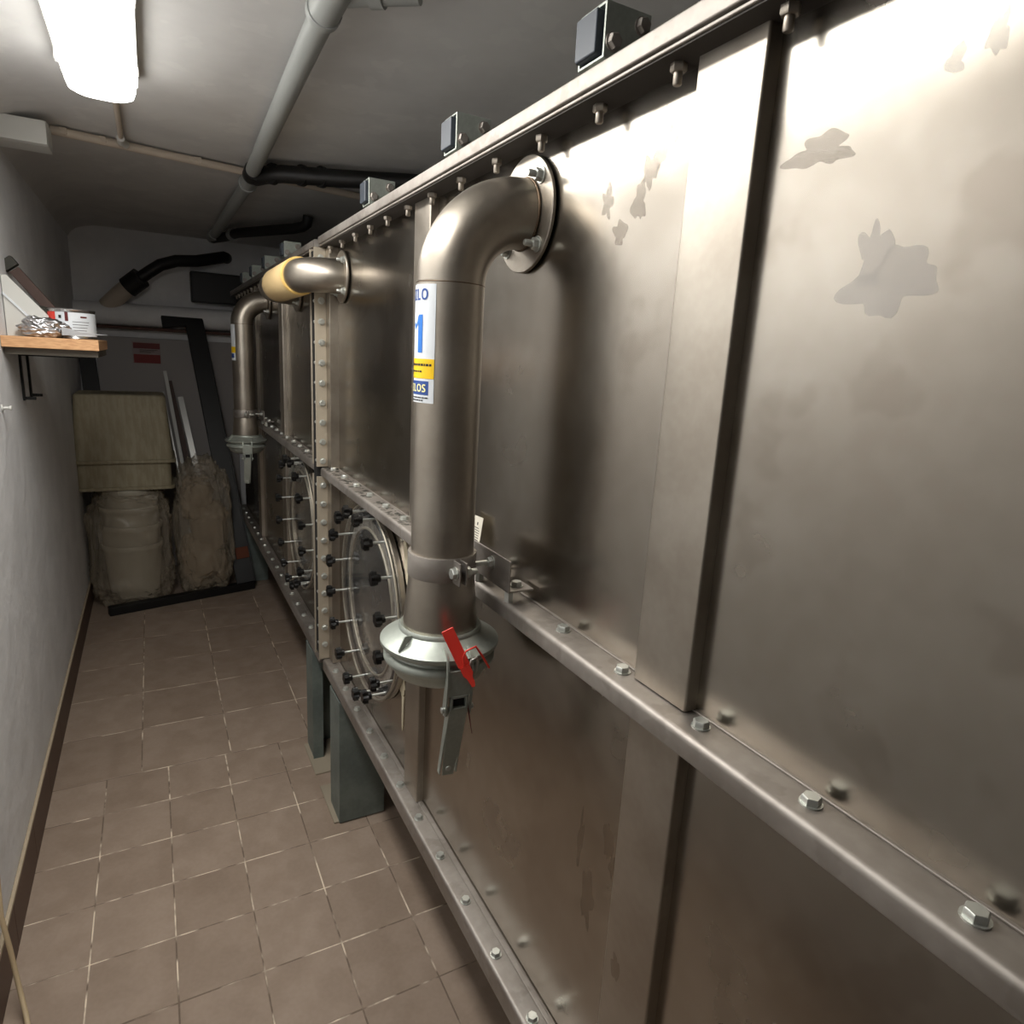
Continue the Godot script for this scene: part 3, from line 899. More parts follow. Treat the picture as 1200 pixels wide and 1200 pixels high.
func build_room() -> void:
	var X0 := -0.40
	var X1 := 1.70
	var Z0 := -5.05
	var Z1 := 2.6
	var fl := struct("floor", B(Vector3(X0 - 0.15, -0.15, Z0 - 0.15), Vector3(X1 + 0.15, -0.0010, Z1 + 0.15), 0.0), M.grout, "brown tiled basement floor with pale worn grout lines", "floor")
	var rng := RandomNumberGenerator.new()
	rng.seed = 4
	# small square tiles near the eye, larger ones beyond
	for zone in [[[-0.400, -0.229, -0.033, 0.163, 0.359, 0.5575, 0.754, 0.95, 1.146], 1.213, 0.2055, 18], [[-0.400, -0.120, 0.185, 0.487, 0.79, 1.095, 1.40], -2.486, 0.3215, 8]]:
		var xs: Array = zone[0]
		for i in xs.size() - 1:
			for k in zone[3]:
				var za: float = zone[1] - zone[2] * k - 0.0009
				var g := 0.0017
				var b := B(Vector3(xs[i] + g, -0.012, maxf(za - zone[2] + 2 * g, Z0)), Vector3(xs[i + 1] - g, rng.randf_range(-0.0003, 0.0003), za), 0.0012)
				obj("tile", b, M.tiles[rng.randi() % 4], fl)
	struct("wall_left", B(Vector3(X0 - 0.15, -0.1, Z0 - 0.15), Vector3(X0, Y0 + 0.75, Z1 + 0.15), 0.0), M.plaster, "white plastered wall along the left of the aisle", "wall")
	struct("wall_right", B(Vector3(X1, -0.1, Z0 - 0.15), Vector3(X1 + 0.15, Y0 + 0.75, Z1 + 0.15), 0.0), M.plaster, "plastered wall hidden behind the silo", "wall")
	struct("wall_back", B(Vector3(X0 - 0.15, -0.1, Z0 - 0.15), Vector3(X1 + 0.15, Y0 + 0.75, Z0), 0.0), M.plaster, "dim plastered end wall of the aisle", "wall")
	struct("wall_front", B(Vector3(X0 - 0.15, -0.1, Z1), Vector3(X1 + 0.15, Y0 + 0.75, Z1 + 0.15), 0.0), M.plaster, "plastered wall behind the viewpoint", "wall")
	# ceiling, coved down to the left wall
	var cp := PackedVector2Array([Vector2(X0 - 0.15, 0.95), Vector2(X0 - 0.15, 0.60), Vector2(X0, 0.60), Vector2(X0 + 0.018, 0.628), Vector2(X0 + 0.045, 0.650), Vector2(X0 + 0.085, 0.667), Vector2(X0 + 0.135, 0.677)])
	cp.append_array([Vector2(X0 + 0.18, CEIL), Vector2(X1 + 0.15, CEIL), Vector2(X1 + 0.15, 0.95)])
	var cb := MB.new()
	cb.prism(cp, Z0 - 0.15, Z1 + 0.15, Transform3D(Basis(), Vector3(0, Y0, 0)), 0.6)
	struct("ceiling", cb, M.ceiling, "low off-white basement ceiling with a rounded left corner", "ceiling")
	# skirting
	var sk := struct("baseboard_left", B(Vector3(X0, 0.132, Z0), Vector3(X0 + 0.010, 0.143, Z1), 0.002), M.mortar, "brown tile skirting under a cream mortar edge on the left wall", "baseboard")
	for k in range(0, 16):
		var za := -0.15 - 0.33 * k
		obj("skirting_tile", B(Vector3(X0, 0.0, maxf(za - 0.328, Z0)), Vector3(X0 + 0.0085, 0.132, za), 0.0015), M.skirting, sk)

# dried mark on the silo sheet, a film with an outline of its own
func mark(parent: Node, called: String, z: float, y: float, rz: float, ry: float, sd: int, m: Material, x := WALLX) -> void:
	var f := fbm(sd, 0.02, 2)
	var poly := PackedVector2Array()
	for i in 56:
		var q := TAU * i / 56
		var r := 1.0 + 0.75 * f.get_noise_2d(cos(q) * 38, sin(q) * 38)
		poly.append(Vector2(rz * r * cos(q), ry * r * sin(q)))
	var b := MB.new()
	b.prism(poly, 0.0, 0.0003, Transform3D(Basis(Vector3(0, 0, 1), Vector3.UP, Vector3(-1, 0, 0)), P(x, y, z)))
	obj(called, b, m, parent)

func build_silos() -> void:
	near = silo("near stainless steel silo module with the large fill pipe and wide bare sheets", -2.156, 0.95, [-0.525, -1.345, 0.295], -1.69, [-0.745, -1.175, -1.70, -0.32], [[-1.915, 1.0], [0.30, 1.0]], -1)
	silo("far stainless steel silo module beyond the bolted joint, smaller pipe on it", -4.70, -2.212, [-3.055, -3.875], -2.64, [-2.86, -3.36, -3.80, -4.2], [[-2.43, -1.0], [-4.5, 1.0]], 1)
	for q in [[-0.632, 0.252, 0.011, 0.026], [-0.650, 0.222, 0.013, 0.017], [-0.611, 0.256, 0.009, 0.012], [-0.665, 0.19, 0.012, 0.02], [-0.70, 0.16, 0.012, 0.014], [-0.73, 0.20, 0.01, 0.018], [-0.668, -0.685, 0.006, 0.045], [-0.640, -0.765, 0.013, 0.045], [-0.606, -0.645, 0.011, 0.026], [-0.592, -0.672, 0.007, 0.016], [-0.42, 0.19, 0.03, 0.013]]:
		mark(near, "dried_stain", q[0], q[1], q[2], q[3], int(absf(q[1]) * 1000), M.stain)
	mark(near, "dried_stain", -0.545, -0.785, 0.009, 0.018, 9, M.stain, 0.5008)
	for q in [[-0.337, 0.078, 0.036, 0.022, 5], [-0.358, 0.10, 0.012, 0.024, 6], [-0.292, 0.235, 0.006, 0.013, 7], [-0.318, 0.226, 0.006, 0.010, 8]]:
		mark(near, "polish_haze", q[0], q[1], q[2], q[3], q[4], M.haze)
	fill_pipe("large nearest stainless fill pipe with SILO 1 sticker and red seal at its latch", -0.93, true)
	fill_pipe("distant stainless fill pipe on the far silo module beside the black frame", -3.46, false)
	# bent link pipe between the modules with a beige sleeve
	var t := thing("link_pipe", "short stainless link pipe with beige sleeve joining both silo modules", "link pipe", P(0.46, 0.16, -2.38))
	var ax := 0.410
	var R := 0.095
	var y := 0.216
	for s in [[-2.035, -1.0], [-2.72, 1.0]]:
		var p := [P(WALLX - 0.002, y, s[0])]
		p.append_array(arc(P(ax + R, y, s[0] + s[1] * R), Vector3(0, 0, -s[1]), Vector3.LEFT, R, 0.0, PI / 2, 18))
		p.append(P(ax, y, s[0] + s[1] * (R + (0.02 if s[1] < 0 else 0.115))))
		var b := MB.new()
		b.sweep(p, 0.049, 36)
		obj("elbow", b, M.steel, t)
		var fl := MB.new()
		fl.lathe([Vector2(0.05, -0.514), Vector2(0.073, -0.514), Vector2(0.074, -0.513), Vector2(0.074, -0.509), Vector2(0.073, -0.508), Vector2(0.049, -0.508)], 40, Transform3D(MB.up_to(Vector3.LEFT), P(0, y, s[0])))
		var f := obj("flange", fl, M.steel, t)
		for q in [[1, 1], [1, -1], [-1, 1], [-1, -1]]:
			bolt(studnut, P(0.508, y + q[0] * 0.043, s[0] + q[1] * 0.043), Vector3.LEFT, f, 0.2)
	var sl := MB.new()
	sl.lathe([Vector2(0.049, -2.515), Vector2(0.0545, -2.514), Vector2(0.0555, -2.51), Vector2(0.0555, -2.158), Vector2(0.053, -2.155), Vector2(0.049, -2.155)], 40, Transform3D(MB.up_to(Vector3.BACK), P(ax, y, 0)))
	obj("sleeve", sl, M.sleeve, t)
	var gp := MB.new()
	gp.lathe([Vector2(0.049, -2.155), Vector2(0.0515, -2.155), Vector2(0.0515, -2.147), Vector2(0.049, -2.147)], 40, Transform3D(MB.up_to(Vector3.BACK), P(ax, y, 0)))
	obj("rubber_gap", gp, M.rubber, t)
	var lp := MB.new()
	lp.lathe([Vector2(0.049, -2.147), Vector2(0.0545, -2.147), Vector2(0.0555, -2.145), Vector2(0.0555, -2.133), Vector2(0.053, -2.130), Vector2(0.049, -2.130)], 40, Transform3D(MB.up_to(Vector3.BACK), P(ax, y, 0)))
	obj("sleeve_lip", lp, M.sleeve_edge, t)

func ceiling_light(label: String, zc: float) -> void:
	var dz := zc + 1.395
	var t := thing("ceiling_light", label, "ceiling light", P(-0.069, CEIL, zc))
	var tray := MB.new()
	var pl := rrect(-0.152, 0.598, 0.014, 2.198, [0.045, 0.045, 0.045, 0.045], 8)
	var up := Transform3D(Basis(Vector3.RIGHT, Vector3.FORWARD, Vector3.UP), P(0, 0, dz))
	tray.prism(pl, 0.642, CEIL, up, 0.7)
	obj("housing", tray, M.white_plastic, t)
	var g := []
	for q in [[0.0, 0.642], [0.0, 0.625], [0.006, 0.608], [0.018, 0.600], [0.055, 0.598]]:
		var row := []
		for p in rrect(-0.146 + q[0], 0.604 + q[0], 0.008 - q[0], 2.192 - q[0], [0.042, 0.042, 0.042, 0.042], 8): row.append(P(p.x, q[1], -p.y + dz))
		g.append(row)
	var df := MB.new()
	df.grid(g, true, P(-0.069, 0.66, zc))
	df.box(P(-0.092, 0.598, -2.14 + dz), P(-0.046, 0.600, -0.65 + dz), 0.0005)
	obj("diffuser", df, M.diffuser, t)
	for z in [-2.02, -1.62, -1.2, -0.8]:
		for x in [-0.155, 0.009]:
			obj("clip", B(P(x, 0.622, z + dz - 0.011), P(x + 0.008, 0.655, z + dz + 0.011), 0.002), M.white_plastic, t)

func build_ceiling_things() -> void:
	# batten light with a rounded opal cover
	ceiling_light("glowing white strip light with a rounded end over the aisle ahead", -1.395)
	var t: Node3D
	# cream conduits
	t = thing("conduit", "thin cream conduit running across the ceiling to the junction box", "conduit", P(0.3, CEIL, -2.95))
	var b := MB.new()
	b.sweep([P(-0.247, 0.661, -2.83), P(0.346, 0.661, -2.94), P(0.9, 0.661, -3.04), P(1.65, 0.661, -3.16)], 0.014, 14)
	obj("tube", b, M.cream_pipe, t)
	for x in [-0.21, -0.10, 0.20]:
		var z: float = -2.83 - (x + 0.247) * 0.186
		var cl := MB.new()
		cl.box(P(x - 0.012, 0.652, z - 0.014), P(x + 0.012, 0.675, z + 0.014), 0.003)
		obj("clip", cl, M.cream_pipe, t)
	t = thing("lamp_conduit", "short cream conduit dropping from the strip light to the cross conduit", "conduit", P(-0.044, CEIL, -2.55))
	b = MB.new()
	b.sweep([P(-0.044, 0.669, -2.20), P(-0.044, 0.669, -2.80), P(-0.044, 0.655, -2.845)], 0.0085, 12)
	obj("tube", b, M.cream_pipe, t)
	var el := MB.new()
	el.sweep([P(-0.044, 0.665, -2.79), P(-0.044, 0.662, -2.83), P(-0.03, 0.66, -2.85)], 0.0125, 12)
	obj("elbow", el, M.white_plastic, t)
	t = thing("junction_box", "grey-white junction box in the upper left ceiling corner", "junction box", P(-0.31, CEIL, -2.80))
	obj("box_body", B(P(-0.385, 0.582, -2.82), P(-0.242, 0.656, -2.712), 0.004), M.white_plastic, t)
	obj("lid", B(P(-0.383, 0.584, -2.714), P(-0.244, 0.654, -2.700), 0.003), M.white_plastic, t)
	# grey waste pipe
	t = thing("waste_pipe", "grey plastic waste pipe running lengthways under the ceiling", "pipe", P(0.35, CEIL, -2.4))
	b = MB.new()
	var pp := [P(0.318, 0.645, 0.6), P(0.335, 0.643, -1.38), P(0.374, 0.642, -2.70), P(0.384, 0.642, -3.0)]
	b.sweep(pp, 0.0255, 24)
	obj("tube", b, M.grey_pipe, t)
	b = MB.new()
	b.sweep([P(0.3355, 0.643, -1.30), P(0.3365, 0.643, -1.475)], 0.031, 24)
	b.sweep([P(0.3365, 0.643, -1.46), P(0.337, 0.643, -1.48)], 0.034, 24)
	obj("socket", b, M.grey_pipe, t)
	b = MB.new()
	b.sweep([P(0.336, 0.643, -1.40), P(0.41, 0.645, -1.345), P(0.47, 0.645, -1.30)], 0.021, 18)
	b.sweep([P(0.395, 0.645, -1.356), P(0.415, 0.645, -1.341)], 0.026, 18)
	obj("branch", b, M.grey_pipe, t)
	b = MB.new()
	b.sweep([P(0.3825, 0.642, -2.86), P(0.388, 0.642, -3.06)], 0.032, 24)
	b.sweep([P(0.3865, 0.642, -3.03), P(0.3875, 0.642, -3.05)], 0.036, 24)
	obj("tee_socket", b, M.grey_pipe, t)
	b = MB.new()
	b.sweep([P(0.381, 0.642, -2.81), P(0.3835, 0.642, -2.90)], 0.033, 24)
	obj("rubber_ring", b, M.black_pipe, t)
	b = MB.new()
	b.sweep([P(0.387, 0.642, -3.04), P(0.388, 0.642, -3.25), P(0.381, 0.640, -4.3), P(0.379, 0.640, -4.62)], 0.0255, 24)
	b.sweep([P(0.3795, 0.64, -4.50), P(0.379, 0.64, -4.66)], 0.033, 24)
	obj("far_tube", b, M.grey_pipe, t)
	# dark branches
	t = thing("branch_pipe", "black branch pipe with ring joints from the grey waste pipe over the silo", "pipe", P(0.66, CEIL, -2.65))
	b = MB.new()
	b.sweep([P(0.395, 0.632, -2.87), P(0.42, 0.630, -2.80), P(0.47, 0.630, -2.74), P(0.652, 0.630, -2.66), P(1.02, 0.635, -2.49), P(1.65, 0.635, -2.30)], 0.031, 20)
	obj("tube", b, M.black_pipe, t)
	for q in [P(0.44, 0.630, -2.765), P(0.535, 0.630, -2.712), P(0.60, 0.630, -2.683)]:
		b = MB.new()
		b.sweep([q - Vector3(0.008, 0, -0.0045), q + Vector3(0.008, 0, -0.0045)], 0.037, 20)
		obj("ring_joint", b, M.black_pipe, t)
	t = thing("far_branch_pipe", "black pipe turning up into the ceiling near the far end", "pipe", P(0.57, CEIL, -4.2))
	b = MB.new()
	var fp := [P(0.381, 0.628, -4.60), P(0.43, 0.622, -4.42), P(0.476, 0.620, -4.20), P(0.70, 0.618, -3.80)]
	fp.append_array([P(0.735, 0.622, -3.73), P(0.752, 0.635, -3.70), P(0.757, 0.67, -3.69)])
	b.sweep(fp, 0.026, 18)
	obj("tube", b, M.black_pipe, t)
	b = MB.new()
	b.sweep([P(0.45, 0.621, -4.31), P(0.46, 0.6205, -4.27)], 0.032, 18)
	obj("ring_joint", b, M.grey_pipe, t)

func build_shelf() -> void:
	var t := thing("wall_shelf", "light wooden shelf board on brackets on the left wall", "shelf", P(-0.27, -0.04, -2.80))
	obj("board", B(P(-0.399, -0.040, -3.05), P(-0.1445, -0.006, -2.55), 0.0015), M.wood, t)
	obj("batten", B(P(-0.399, -0.062, -3.04), P(-0.150, -0.040, -2.585), 0.001), M.wood_dark, t)
	for z in [-2.84, -3.0]:
		var b := MB.new()
		b.box(P(-0.399, -0.225, z - 0.010), P(-0.393, -0.062, z + 0.010), 0.001)
		b.box(P(-0.395, -0.222, z - 0.006), P(-0.362, -0.212, z + 0.006), 0.001)
		b.box(P(-0.395, -0.072, z - 0.008), P(-0.20, -0.0625, z + 0.008), 0.001)
		obj("bracket", b, M.black_steel, t)
	# tin
	var cx := -0.222
	var cz := -2.70
	var r := 0.066
	t = thing("paint_tin", "round tin with white and red label at the shelf end", "tin", P(cx, -0.006, cz))
	var b := MB.new()
	b.lathe([Vector2(0, -0.006), Vector2(r, -0.006), Vector2(r + 0.0015, -0.004), Vector2(r, -0.001), Vector2(r, 0.083), Vector2(r + 0.002, 0.086), Vector2(r, 0.089), Vector2(r - 0.004, 0.089), Vector2(r - 0.005, 0.085), Vector2(0, 0.085)], 40, Transform3D(Basis(), P(cx, 0, cz)))
	var tin := obj("can", b, M.tin, t)
	b = MB.new()
	b.lathe([Vector2(r + 0.0006, 0.004), Vector2(r + 0.0006, 0.078)], 40, Transform3D(Basis(), P(cx, 0, cz)))
	var lab := obj("paper_label", b, M.sticker, t)
	var band := func(a0: float, a1: float, y0: float, y1: float, m: Material, nm: String) -> void:
		var q := MB.new()
		q.lathe([Vector2(r + 0.0012, y0), Vector2(r + 0.0012, y1)], 12, Transform3D(Basis(), P(cx, 0, cz)), false, a0, a1)
		obj(nm, q, m, lab)
	band.call(2.25, 3.1, 0.030, 0.078, M.red, "red_field")
	band.call(1.66, 1.80, 0.050, 0.078, M.dark_red, "dark_red_field")
	band.call(0.85, 1.15, 0.062, 0.067, M.dark_red, "print_line")
	for k in 4: band.call(0.75 + 0.05 * k, 1.5, 0.048 - 0.009 * k, 0.0495 - 0.009 * k, M.ink, "print_line")
	band.call(1.95, 2.08, 0.058, 0.068, M.ink, "print_mark")
	# foil pack and grey bag
	t = tag(obj("foil_pack", blob(P(-0.292, 0.024, -2.63), Vector3(0.062, 0.028, 0.045), 0.9, 0.38, 0.009, 5, 40, 60), M.foil), "crumpled silver foil pack in front of the tin", "foil pack") as Node3D
	b = MB.new()
	b.prism(PackedVector2Array([Vector2(0, 0.02), Vector2(0.05, 0.004), Vector2(0.13, 0.0), Vector2(0.05, -0.004), Vector2(0, -0.008)]), -0.003, 0.003, Transform3D(Basis(Vector3.RIGHT, Vector3.UP, Vector3.BACK), P(-0.245, 0.012, -2.60)))
	obj("torn_flap", b, M.foil, t)
	tag(obj("grey_bag", blob(P(-0.325, 0.040, -2.76), Vector3(0.066, 0.050, 0.06), 0.85, 0.22, 0.01, 15, 30, 48), M.grey_bag), "slumped dark grey bag behind the foil pack", "bag")
	# leaning pieces
	var lean := Transform3D(Basis(Vector3.BACK, deg_to_rad(40)), P(-0.352, 0.10, -2.90))
	t = thing("white_panel", "white slanted plastic panel leaning at the left of the shelf", "panel", P(-0.35, -0.006, -2.83))
	b = MB.new()
	b.prism(PackedVector2Array([Vector2(-0.3975, -0.006), Vector2(-0.3975, 0.178), Vector2(-0.384, 0.180), Vector2(-0.283, 0.062), Vector2(-0.300, -0.006)]), -2.690, -2.665, Transform3D(Basis(), Vector3(0, Y0, 0)))
	obj("sheet", b, M.white_plastic, t)
	b = MB.new()
	b.prism(PackedVector2Array([Vector2(-0.3975, 0.120), Vector2(-0.3975, 0.128), Vector2(-0.318, 0.040), Vector2(-0.321, 0.034)]), -2.6655, -2.659, Transform3D(Basis(), Vector3(0, Y0, 0)))
	obj("edge_strip", b, M.sticker, t)
	t = thing("dark_batten", "dark slanted batten leaning behind the white panel on the shelf", "batten", P(-0.31, -0.006, -2.80))
	lean = Transform3D(Basis(Vector3.BACK, deg_to_rad(37)), P(-0.325, 0.135, -2.80))
	obj("bar", B(Vector3(-0.016, -0.172, -0.012), Vector3(0.016, 0.090, 0.012), 0.002, lean), M.brown_strip, t)
	obj("head", B(Vector3(-0.035, 0.095, -0.018), Vector3(0.022, 0.128, 0.018), 0.003, lean), M.grey_bag, t)

	t = thing("wall_peg", "small pale peg sticking out of the left wall below the shelf", "peg", P(-0.395, -0.218, -2.455))
	b = MB.new()
	b.lathe([Vector2(0.010, 0.0), Vector2(0.010, 0.003), Vector2(0.0045, 0.004), Vector2(0.0045, 0.018), Vector2(0.007, 0.019), Vector2(0.007, 0.024), Vector2(0, 0.024)], 18, Transform3D(MB.up_to(Vector3.RIGHT), P(-0.4, -0.218, -2.455)))
	obj("pin", b, M.white_plastic, t)

func build_far_end() -> void:
	# stacked tubs on stacked buckets
	tub("lower beige plastic tub, overturned on the white buckets", Vector3(-0.172, 0, -4.50), 0.485, 0.475, 0.36, 0.34, Y0 - 0.848, Y0 - 0.55)
	tub("upper beige plastic tub, topmost of the overturned pair", Vector3(-0.165, 0, -4.50), 0.50, 0.455, 0.37, 0.33, Y0 - 0.690, Y0 - 0.302)
	for k in 4:
		var y: float = [0.0, 0.12, 0.235, 0.345][k]
		var t := thing("bucket", ["bottom white bucket standing on the floor", "second white bucket from the floor in the nested stack", "third white bucket from the floor in the nested stack", "top white bucket under the beige tubs"][k], "bucket", Vector3(-0.165, y, -4.48), "white buckets nested in a plastic wrap")
		var b := MB.new()
		b.lathe([Vector2(0, 0.0), Vector2(0.125, 0.0), Vector2(0.13, 0.004), Vector2(0.160, 0.345), Vector2(0.157, 0.345), Vector2(0.127, 0.006), Vector2(0, 0.006)], 48, Transform3D(Basis(), Vector3(-0.165, y, -4.48)))
		obj("bucket_body", b, M.bucket, t)
		b = MB.new()
		b.lathe([Vector2(0.159, 0.320), Vector2(0.168, 0.321), Vector2(0.170, 0.345), Vector2(0.166, 0.352), Vector2(0.158, 0.352)], 48, Transform3D(Basis(), Vector3(-0.165, y, -4.48)))
		obj("rim", b, M.bucket, t)
	tag(obj("plastic_wrap", blob(Vector3(-0.168, 0.345, -4.47), Vector3(0.215, 0.35, 0.24), 0.55, 0.15, 0.016, 31, 72, 108), M.film), "loose clear plastic wrap around the bucket stack", "plastic wrap")
	var t := thing("filled_bag", "clear plastic bag of brownish parts to the right of the buckets", "bag", Vector3(0.235, 0, -4.45))
	obj("film", blob(Vector3(0.235, 0.41, -4.46), Vector3(0.155, 0.41, 0.18), 0.6, 0.22, 0.016, 37, 72, 108), M.film, t)
	for q in [[0.21, 0.20, 0.11], [0.27, 0.42, 0.10], [0.20, 0.60, 0.09], [0.30, 0.15, 0.07]]:
		obj("content", blob(Vector3(q[0], q[1], -4.47), Vector3(q[2], q[2] * 1.5, q[2]), 0.7, 0.25, 0.012, int(q[1] * 100), 24, 36), M.bag_fill, t)
	# black steel frame leaning on the back wall
	t = thing("steel_frame", "black steel frame leaning on the end wall with its foot bar on the floor", "frame", Vector3(0.12, 0, -4.18))
	obj("foot_bar", B(Vector3(-0.41, 0.0, -0.05), Vector3(0.425, 0.052, 0.0), 0.004, Transform3D(Basis(Vector3.UP, 0.254), Vector3(0.105, 0, -4.245))), M.black_steel, t)
	var a := P(0.462, -1.505, -4.365)
	var c := P(0.262, 0.17, -4.93)
	var up := (c - a).normalized()
	var rt := (Vector3.RIGHT - up * up.x).normalized()
	var bx := Transform3D(Basis(rt, up, rt.cross(up)), a)
	var L := a.distance_to(c)
	obj("upright", B(Vector3(-0.055, 0, -0.02), Vector3(0.055, L, 0.02), 0.004, bx), M.black_steel, t)
	obj("flange_edge", B(Vector3(0.050, 0, 0.018), Vector3(0.058, L * 0.55, 0.034), 0.001, bx), M.black_steel, t)
	obj("flange_edge", B(Vector3(-0.057, 0, 0.018), Vector3(-0.050, L * 0.55, 0.034), 0.001, bx), M.black_steel, t)
	obj("top_bar", B(Vector3(-0.19, L - 0.06, -0.02), Vector3(0.055, L + 0.02, 0.02), 0.004, bx), M.black_steel, t)
	obj("hinge_plate", B(Vector3(-0.03, 0.16, 0.020), Vector3(0.05, 0.235, 0.028), 0.002, bx), M.rust, t)
	# leaning strips
	var strips := [
		[P(0.228, -0.82, -4.80), P(0.160, -0.353, -4.965), 0.036, 0.014, M.alu, "wide pale aluminium strip leaning nearest the black frame"],
		[P(0.184, -0.82, -4.82), P(0.100, -0.25, -4.990), 0.032, 0.010, M.brown_strip, "dark brown strip leaning between the pale strips"],
		[P(0.118, -0.83, -4.80), P(0.062, -0.32, -4.97), 0.010, 0.010, M.alu, "thin bright metal strip leaning beside the tubs"],
		[P(0.150, -0.83, -4.815), P(0.078, -0.185, -4.985), 0.022, 0.008, M.white_plastic, "pale strip tip, tallest of the leaning strips"]]
	for s in strips:
		var u: Vector3 = (s[1] - s[0]).normalized()
		var r: Vector3 = (Vector3.RIGHT - u * u.x).normalized()
		var foot: Vector3 = s[0]
		var len: float = s[0].distance_to(s[1])
		# carry each strip on down to the floor behind the bag
		var down := (foot.y - 0.01) / u.y
		var x := Transform3D(Basis(r, u, r.cross(u)), foot)
		tag(obj("leaning_strip", B(Vector3(-s[2] / 2, -down, -s[3] / 2), Vector3(s[2] / 2, len, s[3] / 2), 0.001, x), s[4]), s[5], "strip", "strips leaning at the end wall")
	# dark board behind the tubs
	var u2 := (P(-0.36, -0.02, -5.0) - P(-0.325, -0.55, -4.83)).normalized()
	var r2 := (Vector3.RIGHT - u2 * u2.x).normalized()
	tag(obj("dark_board", B(Vector3(-0.045, -1.0, -0.01), Vector3(0.045, 0.52, 0.01), 0.002, Transform3D(Basis(r2, u2, r2.cross(u2)), P(-0.320, -0.55, -4.83))), M.black_steel), "dark board leaning in the corner behind the tubs", "board")
	# pale door with a red notice
	t = thing("flush_door", "pale grey door leaf in the end wall with a red notice", "door", Vector3(0.1, 0, -5.03))
	obj("door_leaf", B(P(-0.30, -1.545, -5.049), P(0.52, 0.02, -5.015), 0.003), M.door, t)
	var s := obj("notice", B(P(-0.10, -0.145, -5.0155), P(0.06, -0.005, -5.0125), 0.001), mat(Color(0.62, 0.55, 0.54), 0.6), t)
	obj("red_field", B(P(-0.095, -0.14, -5.0128), P(0.058, -0.085, -5.0118), 0.0002), mat(Color(0.5, 0.12, 0.10), 0.6), s)
	obj("red_field", B(P(-0.095, -0.048, -5.0128), P(0.058, -0.012, -5.0118), 0.0002), mat(Color(0.42, 0.14, 0.13), 0.6), s)
	for k in 3: obj("print_line", B(P(-0.06, -0.058 - 0.008 * k, -5.0128), P(0.045 - 0.02 * k, -0.055 - 0.008 * k, -5.0120), 0.0002), M.ink, s)
	# ledge along the end wall and the hose above it
	t = thing("wall_duct", "long pale duct running along the end wall above the door", "duct", P(0.1, 0.08, -4.98))
	var b := MB.new()
	b.sweep([P(-0.398, 0.155, -4.975), P(1.2, 0.175, -4.975)], 0.068, 28)
	obj("tube", b, M.plaster, t)
	obj("bracket_strip", B(P(-0.399, 0.068, -5.049), P(1.2, 0.086, -4.965), 0.002), mat(Color(0.34, 0.22, 0.18), 0.7), t)
	t = thing("air_hose", "black hose on a pale elbow crossing the end wall near the ceiling", "hose", P(0.1, 0.2, -4.95))
	b = MB.new()
	b.sweep([P(-0.22, 0.20, -4.97), P(-0.15, 0.27, -4.93), P(-0.07, 0.345, -4.90)], 0.052, 22)
	obj("pale_elbow", b, M.cream_pipe, t)
	b = MB.new()
	b.sweep([P(-0.10, 0.318, -4.91), P(-0.02, 0.385, -4.88)], 0.062, 22)
	obj("collar", b, M.black_pipe, t)
	b = MB.new()
	b.sweep([P(-0.03, 0.378, -4.88), P(0.03, 0.425, -4.87), P(0.09, 0.47, -4.87), P(0.18, 0.505, -4.88), P(0.30, 0.52, -4.90), P(0.47, 0.57, -4.96), P(0.49, 0.575, -5.045)], 0.036, 20)
	obj("hose", b, M.black_pipe, t)
	t = thing("recess_block", "black block added for the dark recess high on the end wall", "box", P(0.38, 0.3, -5.0))  # solid black block added where the wall has a dark opening
	obj("box_body", B(P(0.26, 0.27, -5.049), P(0.62, 0.46, -4.93), 0.004), M.black_steel, t)
	obj("lid", B(P(0.265, 0.275, -4.932), P(0.615, 0.455, -4.922), 0.003), M.black_steel, t)  # front face of the added recess block, no real lid

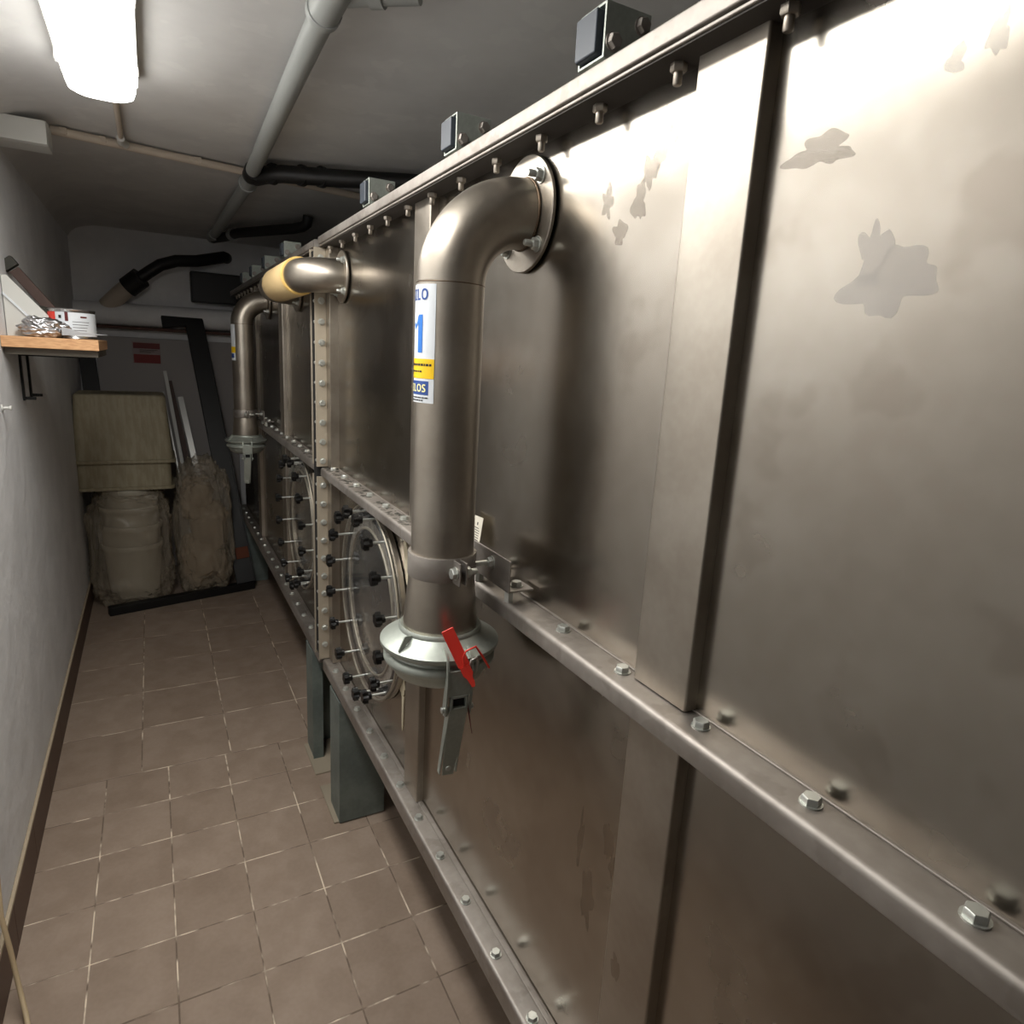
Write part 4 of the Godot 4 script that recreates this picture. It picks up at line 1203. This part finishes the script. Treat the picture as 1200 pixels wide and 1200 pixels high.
func build_small() -> void:
	# red plastic seal through the latch
	var t := thing("seal_tag", "red plastic security seal threaded through the latch of the near pipe", "seal", P(0.38, -0.46, -0.825))
	var a := P(0.365, -0.394, -0.838)
	var c := P(0.394, -0.462, -0.822)
	var up := (a - c).normalized()
	var nz := (Vector3(-0.35, 0.25, 0.9) - up * Vector3(-0.35, 0.25, 0.9).dot(up)).normalized()
	var x := Transform3D(Basis(up.cross(nz), up, nz), c)
	var b := MB.new()
	b.box(Vector3(-0.0095, 0.010, -0.001), Vector3(0.0095, 0.074, 0.001), 0.0008, x)
	obj("flag", b, M.red, t)
	b = MB.new()
	b.prism(PackedVector2Array([Vector2(-0.008, 0.010), Vector2(0.008, 0.010), Vector2(0.008, -0.004), Vector2(0.0045, -0.010), Vector2(0.0045, -0.018), Vector2(0.002, -0.026), Vector2(-0.003, -0.026), Vector2(-0.005, -0.010), Vector2(-0.008, -0.004)]), -0.0025, 0.0025, x)
	obj("lock_head", b, M.red, t)
	b = MB.new()
	b.sweep([x * Vector3(0.0, 0.012, 0.002), x * Vector3(0.004, 0.026, 0.007), x * Vector3(0.012, 0.034, 0.010), P(0.405, -0.421, -0.818), P(0.418, -0.440, -0.819), P(0.432, -0.463, -0.823)], [0.0014, 0.0014, 0.0014, 0.0016, 0.0018, 0.0018], 8)
	obj("strap", b, M.red, t)
	b = MB.new()
	b.sweep([P(0.399, -0.505, -0.832), P(0.403, -0.535, -0.829), P(0.409, -0.573, -0.826)], [0.0009, 0.0012, 0.0004], 8)
	obj("strap_end", b, M.dark_red, t)
	b = MB.new()
	b.sweep([P(0.397, -0.466, -0.829), P(0.403, -0.447, -0.826), P(0.411, -0.444, -0.826), P(0.415, -0.452, -0.829), P(0.413, -0.470, -0.831)], 0.0022, 10)
	tag(obj("wire_loop", b, M.zinc), "small bright wire loop beside the red seal", "wire loop")
	# paper tag
	t = thing("paper_tag", "small white printed tag against the silo sheet beside the pipe clamp", "tag", P(0.508, -0.33, -1.045))
	var px := Transform3D(Basis(Vector3(0, 0, -1), Vector3(0.10, 1, 0.06).normalized(), Vector3(-1, 0, 0)), P(0.505, -0.302, -1.045))
	b = MB.new()
	b.prism(PackedVector2Array([Vector2(-0.026, -0.034), Vector2(0.026, -0.034), Vector2(0.027, 0.026), Vector2(0.007, 0.024), Vector2(-0.026, 0.026)]), -0.0004, 0.0004, px)
	obj("card", b, M.paper, t)
	var rng := RandomNumberGenerator.new()
	rng.seed = 8
	for k in 6:
		b = MB.new()
		b.box(Vector3(-0.018 + (0.003 if k == 0 else 0.0), 0.003 - 0.0045 * k, 0.0003), Vector3(rng.randf_range(0.004, 0.019), 0.0043 - 0.0045 * k, 0.0006), 0.0001, px)
		obj("print_line", b, M.ink, t)
	obj("print_mark", B(Vector3(-0.010, 0.009, 0.0003), Vector3(-0.006, 0.0145, 0.0006), 0.0001, px), M.ink, t)
	# white sealant run beside the hatch
	b = MB.new()
	var f := fbm(77, 0.05, 3)
	var pts := PackedVector2Array()
	for i in 40:
		var q := TAU * i / 40
		var r := 0.030 * (1.0 + 0.35 * f.get_noise_2d(cos(q) * 40, sin(q) * 40))
		pts.append(Vector2(r * cos(q) * 0.75, r * sin(q) * 1.35))
	b.prism(pts, 0.0, 0.0012, Transform3D(Basis(Vector3(0, 0, 1), Vector3.UP, Vector3(-1, 0, 0)), P(0.5175, -0.812, -1.462)))
	b.prism(PackedVector2Array([Vector2(-0.008, 0), Vector2(0.008, 0), Vector2(0.0035, -0.09), Vector2(-0.001, -0.10), Vector2(-0.004, -0.08)]), 0.0, 0.0011, Transform3D(Basis(Vector3(0, 0, 1), Vector3.UP, Vector3(-1, 0, 0)), P(0.5175, -0.85, -1.452)))
	obj("sealant_run", b, M.drip, near)
	b = MB.new()
	pts = PackedVector2Array()
	for i in 40:
		var q := TAU * i / 40
		var r := 1.0 + 0.5 * f.get_noise_2d(cos(q) * 60 + 300, sin(q) * 60)
		pts.append(Vector2(0.016 * r * cos(q), 0.075 * r * sin(q)))
	b.prism(pts, 0.0, 0.0012, Transform3D(Basis(Vector3(0, 0, 1), Vector3.UP, Vector3(-1, 0, 0)) * Basis(Vector3.BACK, 0.3), P(0.5175, -0.50, -1.438)))
	obj("sealant_run", b, M.drip, near)
	# pale cord in the lower left corner
	b = MB.new()
	var pa := [P(-0.394, -1.05, -1.72), P(-0.388, -1.20, -1.685), P(-0.381, -1.313, -1.634), P(-0.372, -1.40, -1.628), P(-0.360, -1.475, -1.60), P(-0.345, -1.530, -1.56), P(-0.330, -1.544, -1.50), P(-0.30, -1.545, -1.35), P(-0.28, -1.545, -1.1)]
	b.sweep(pa, 0.0055, 12)
	tag(obj("cord", b, M.cord), "pale beige cord running down the left wall to the floor", "cord")
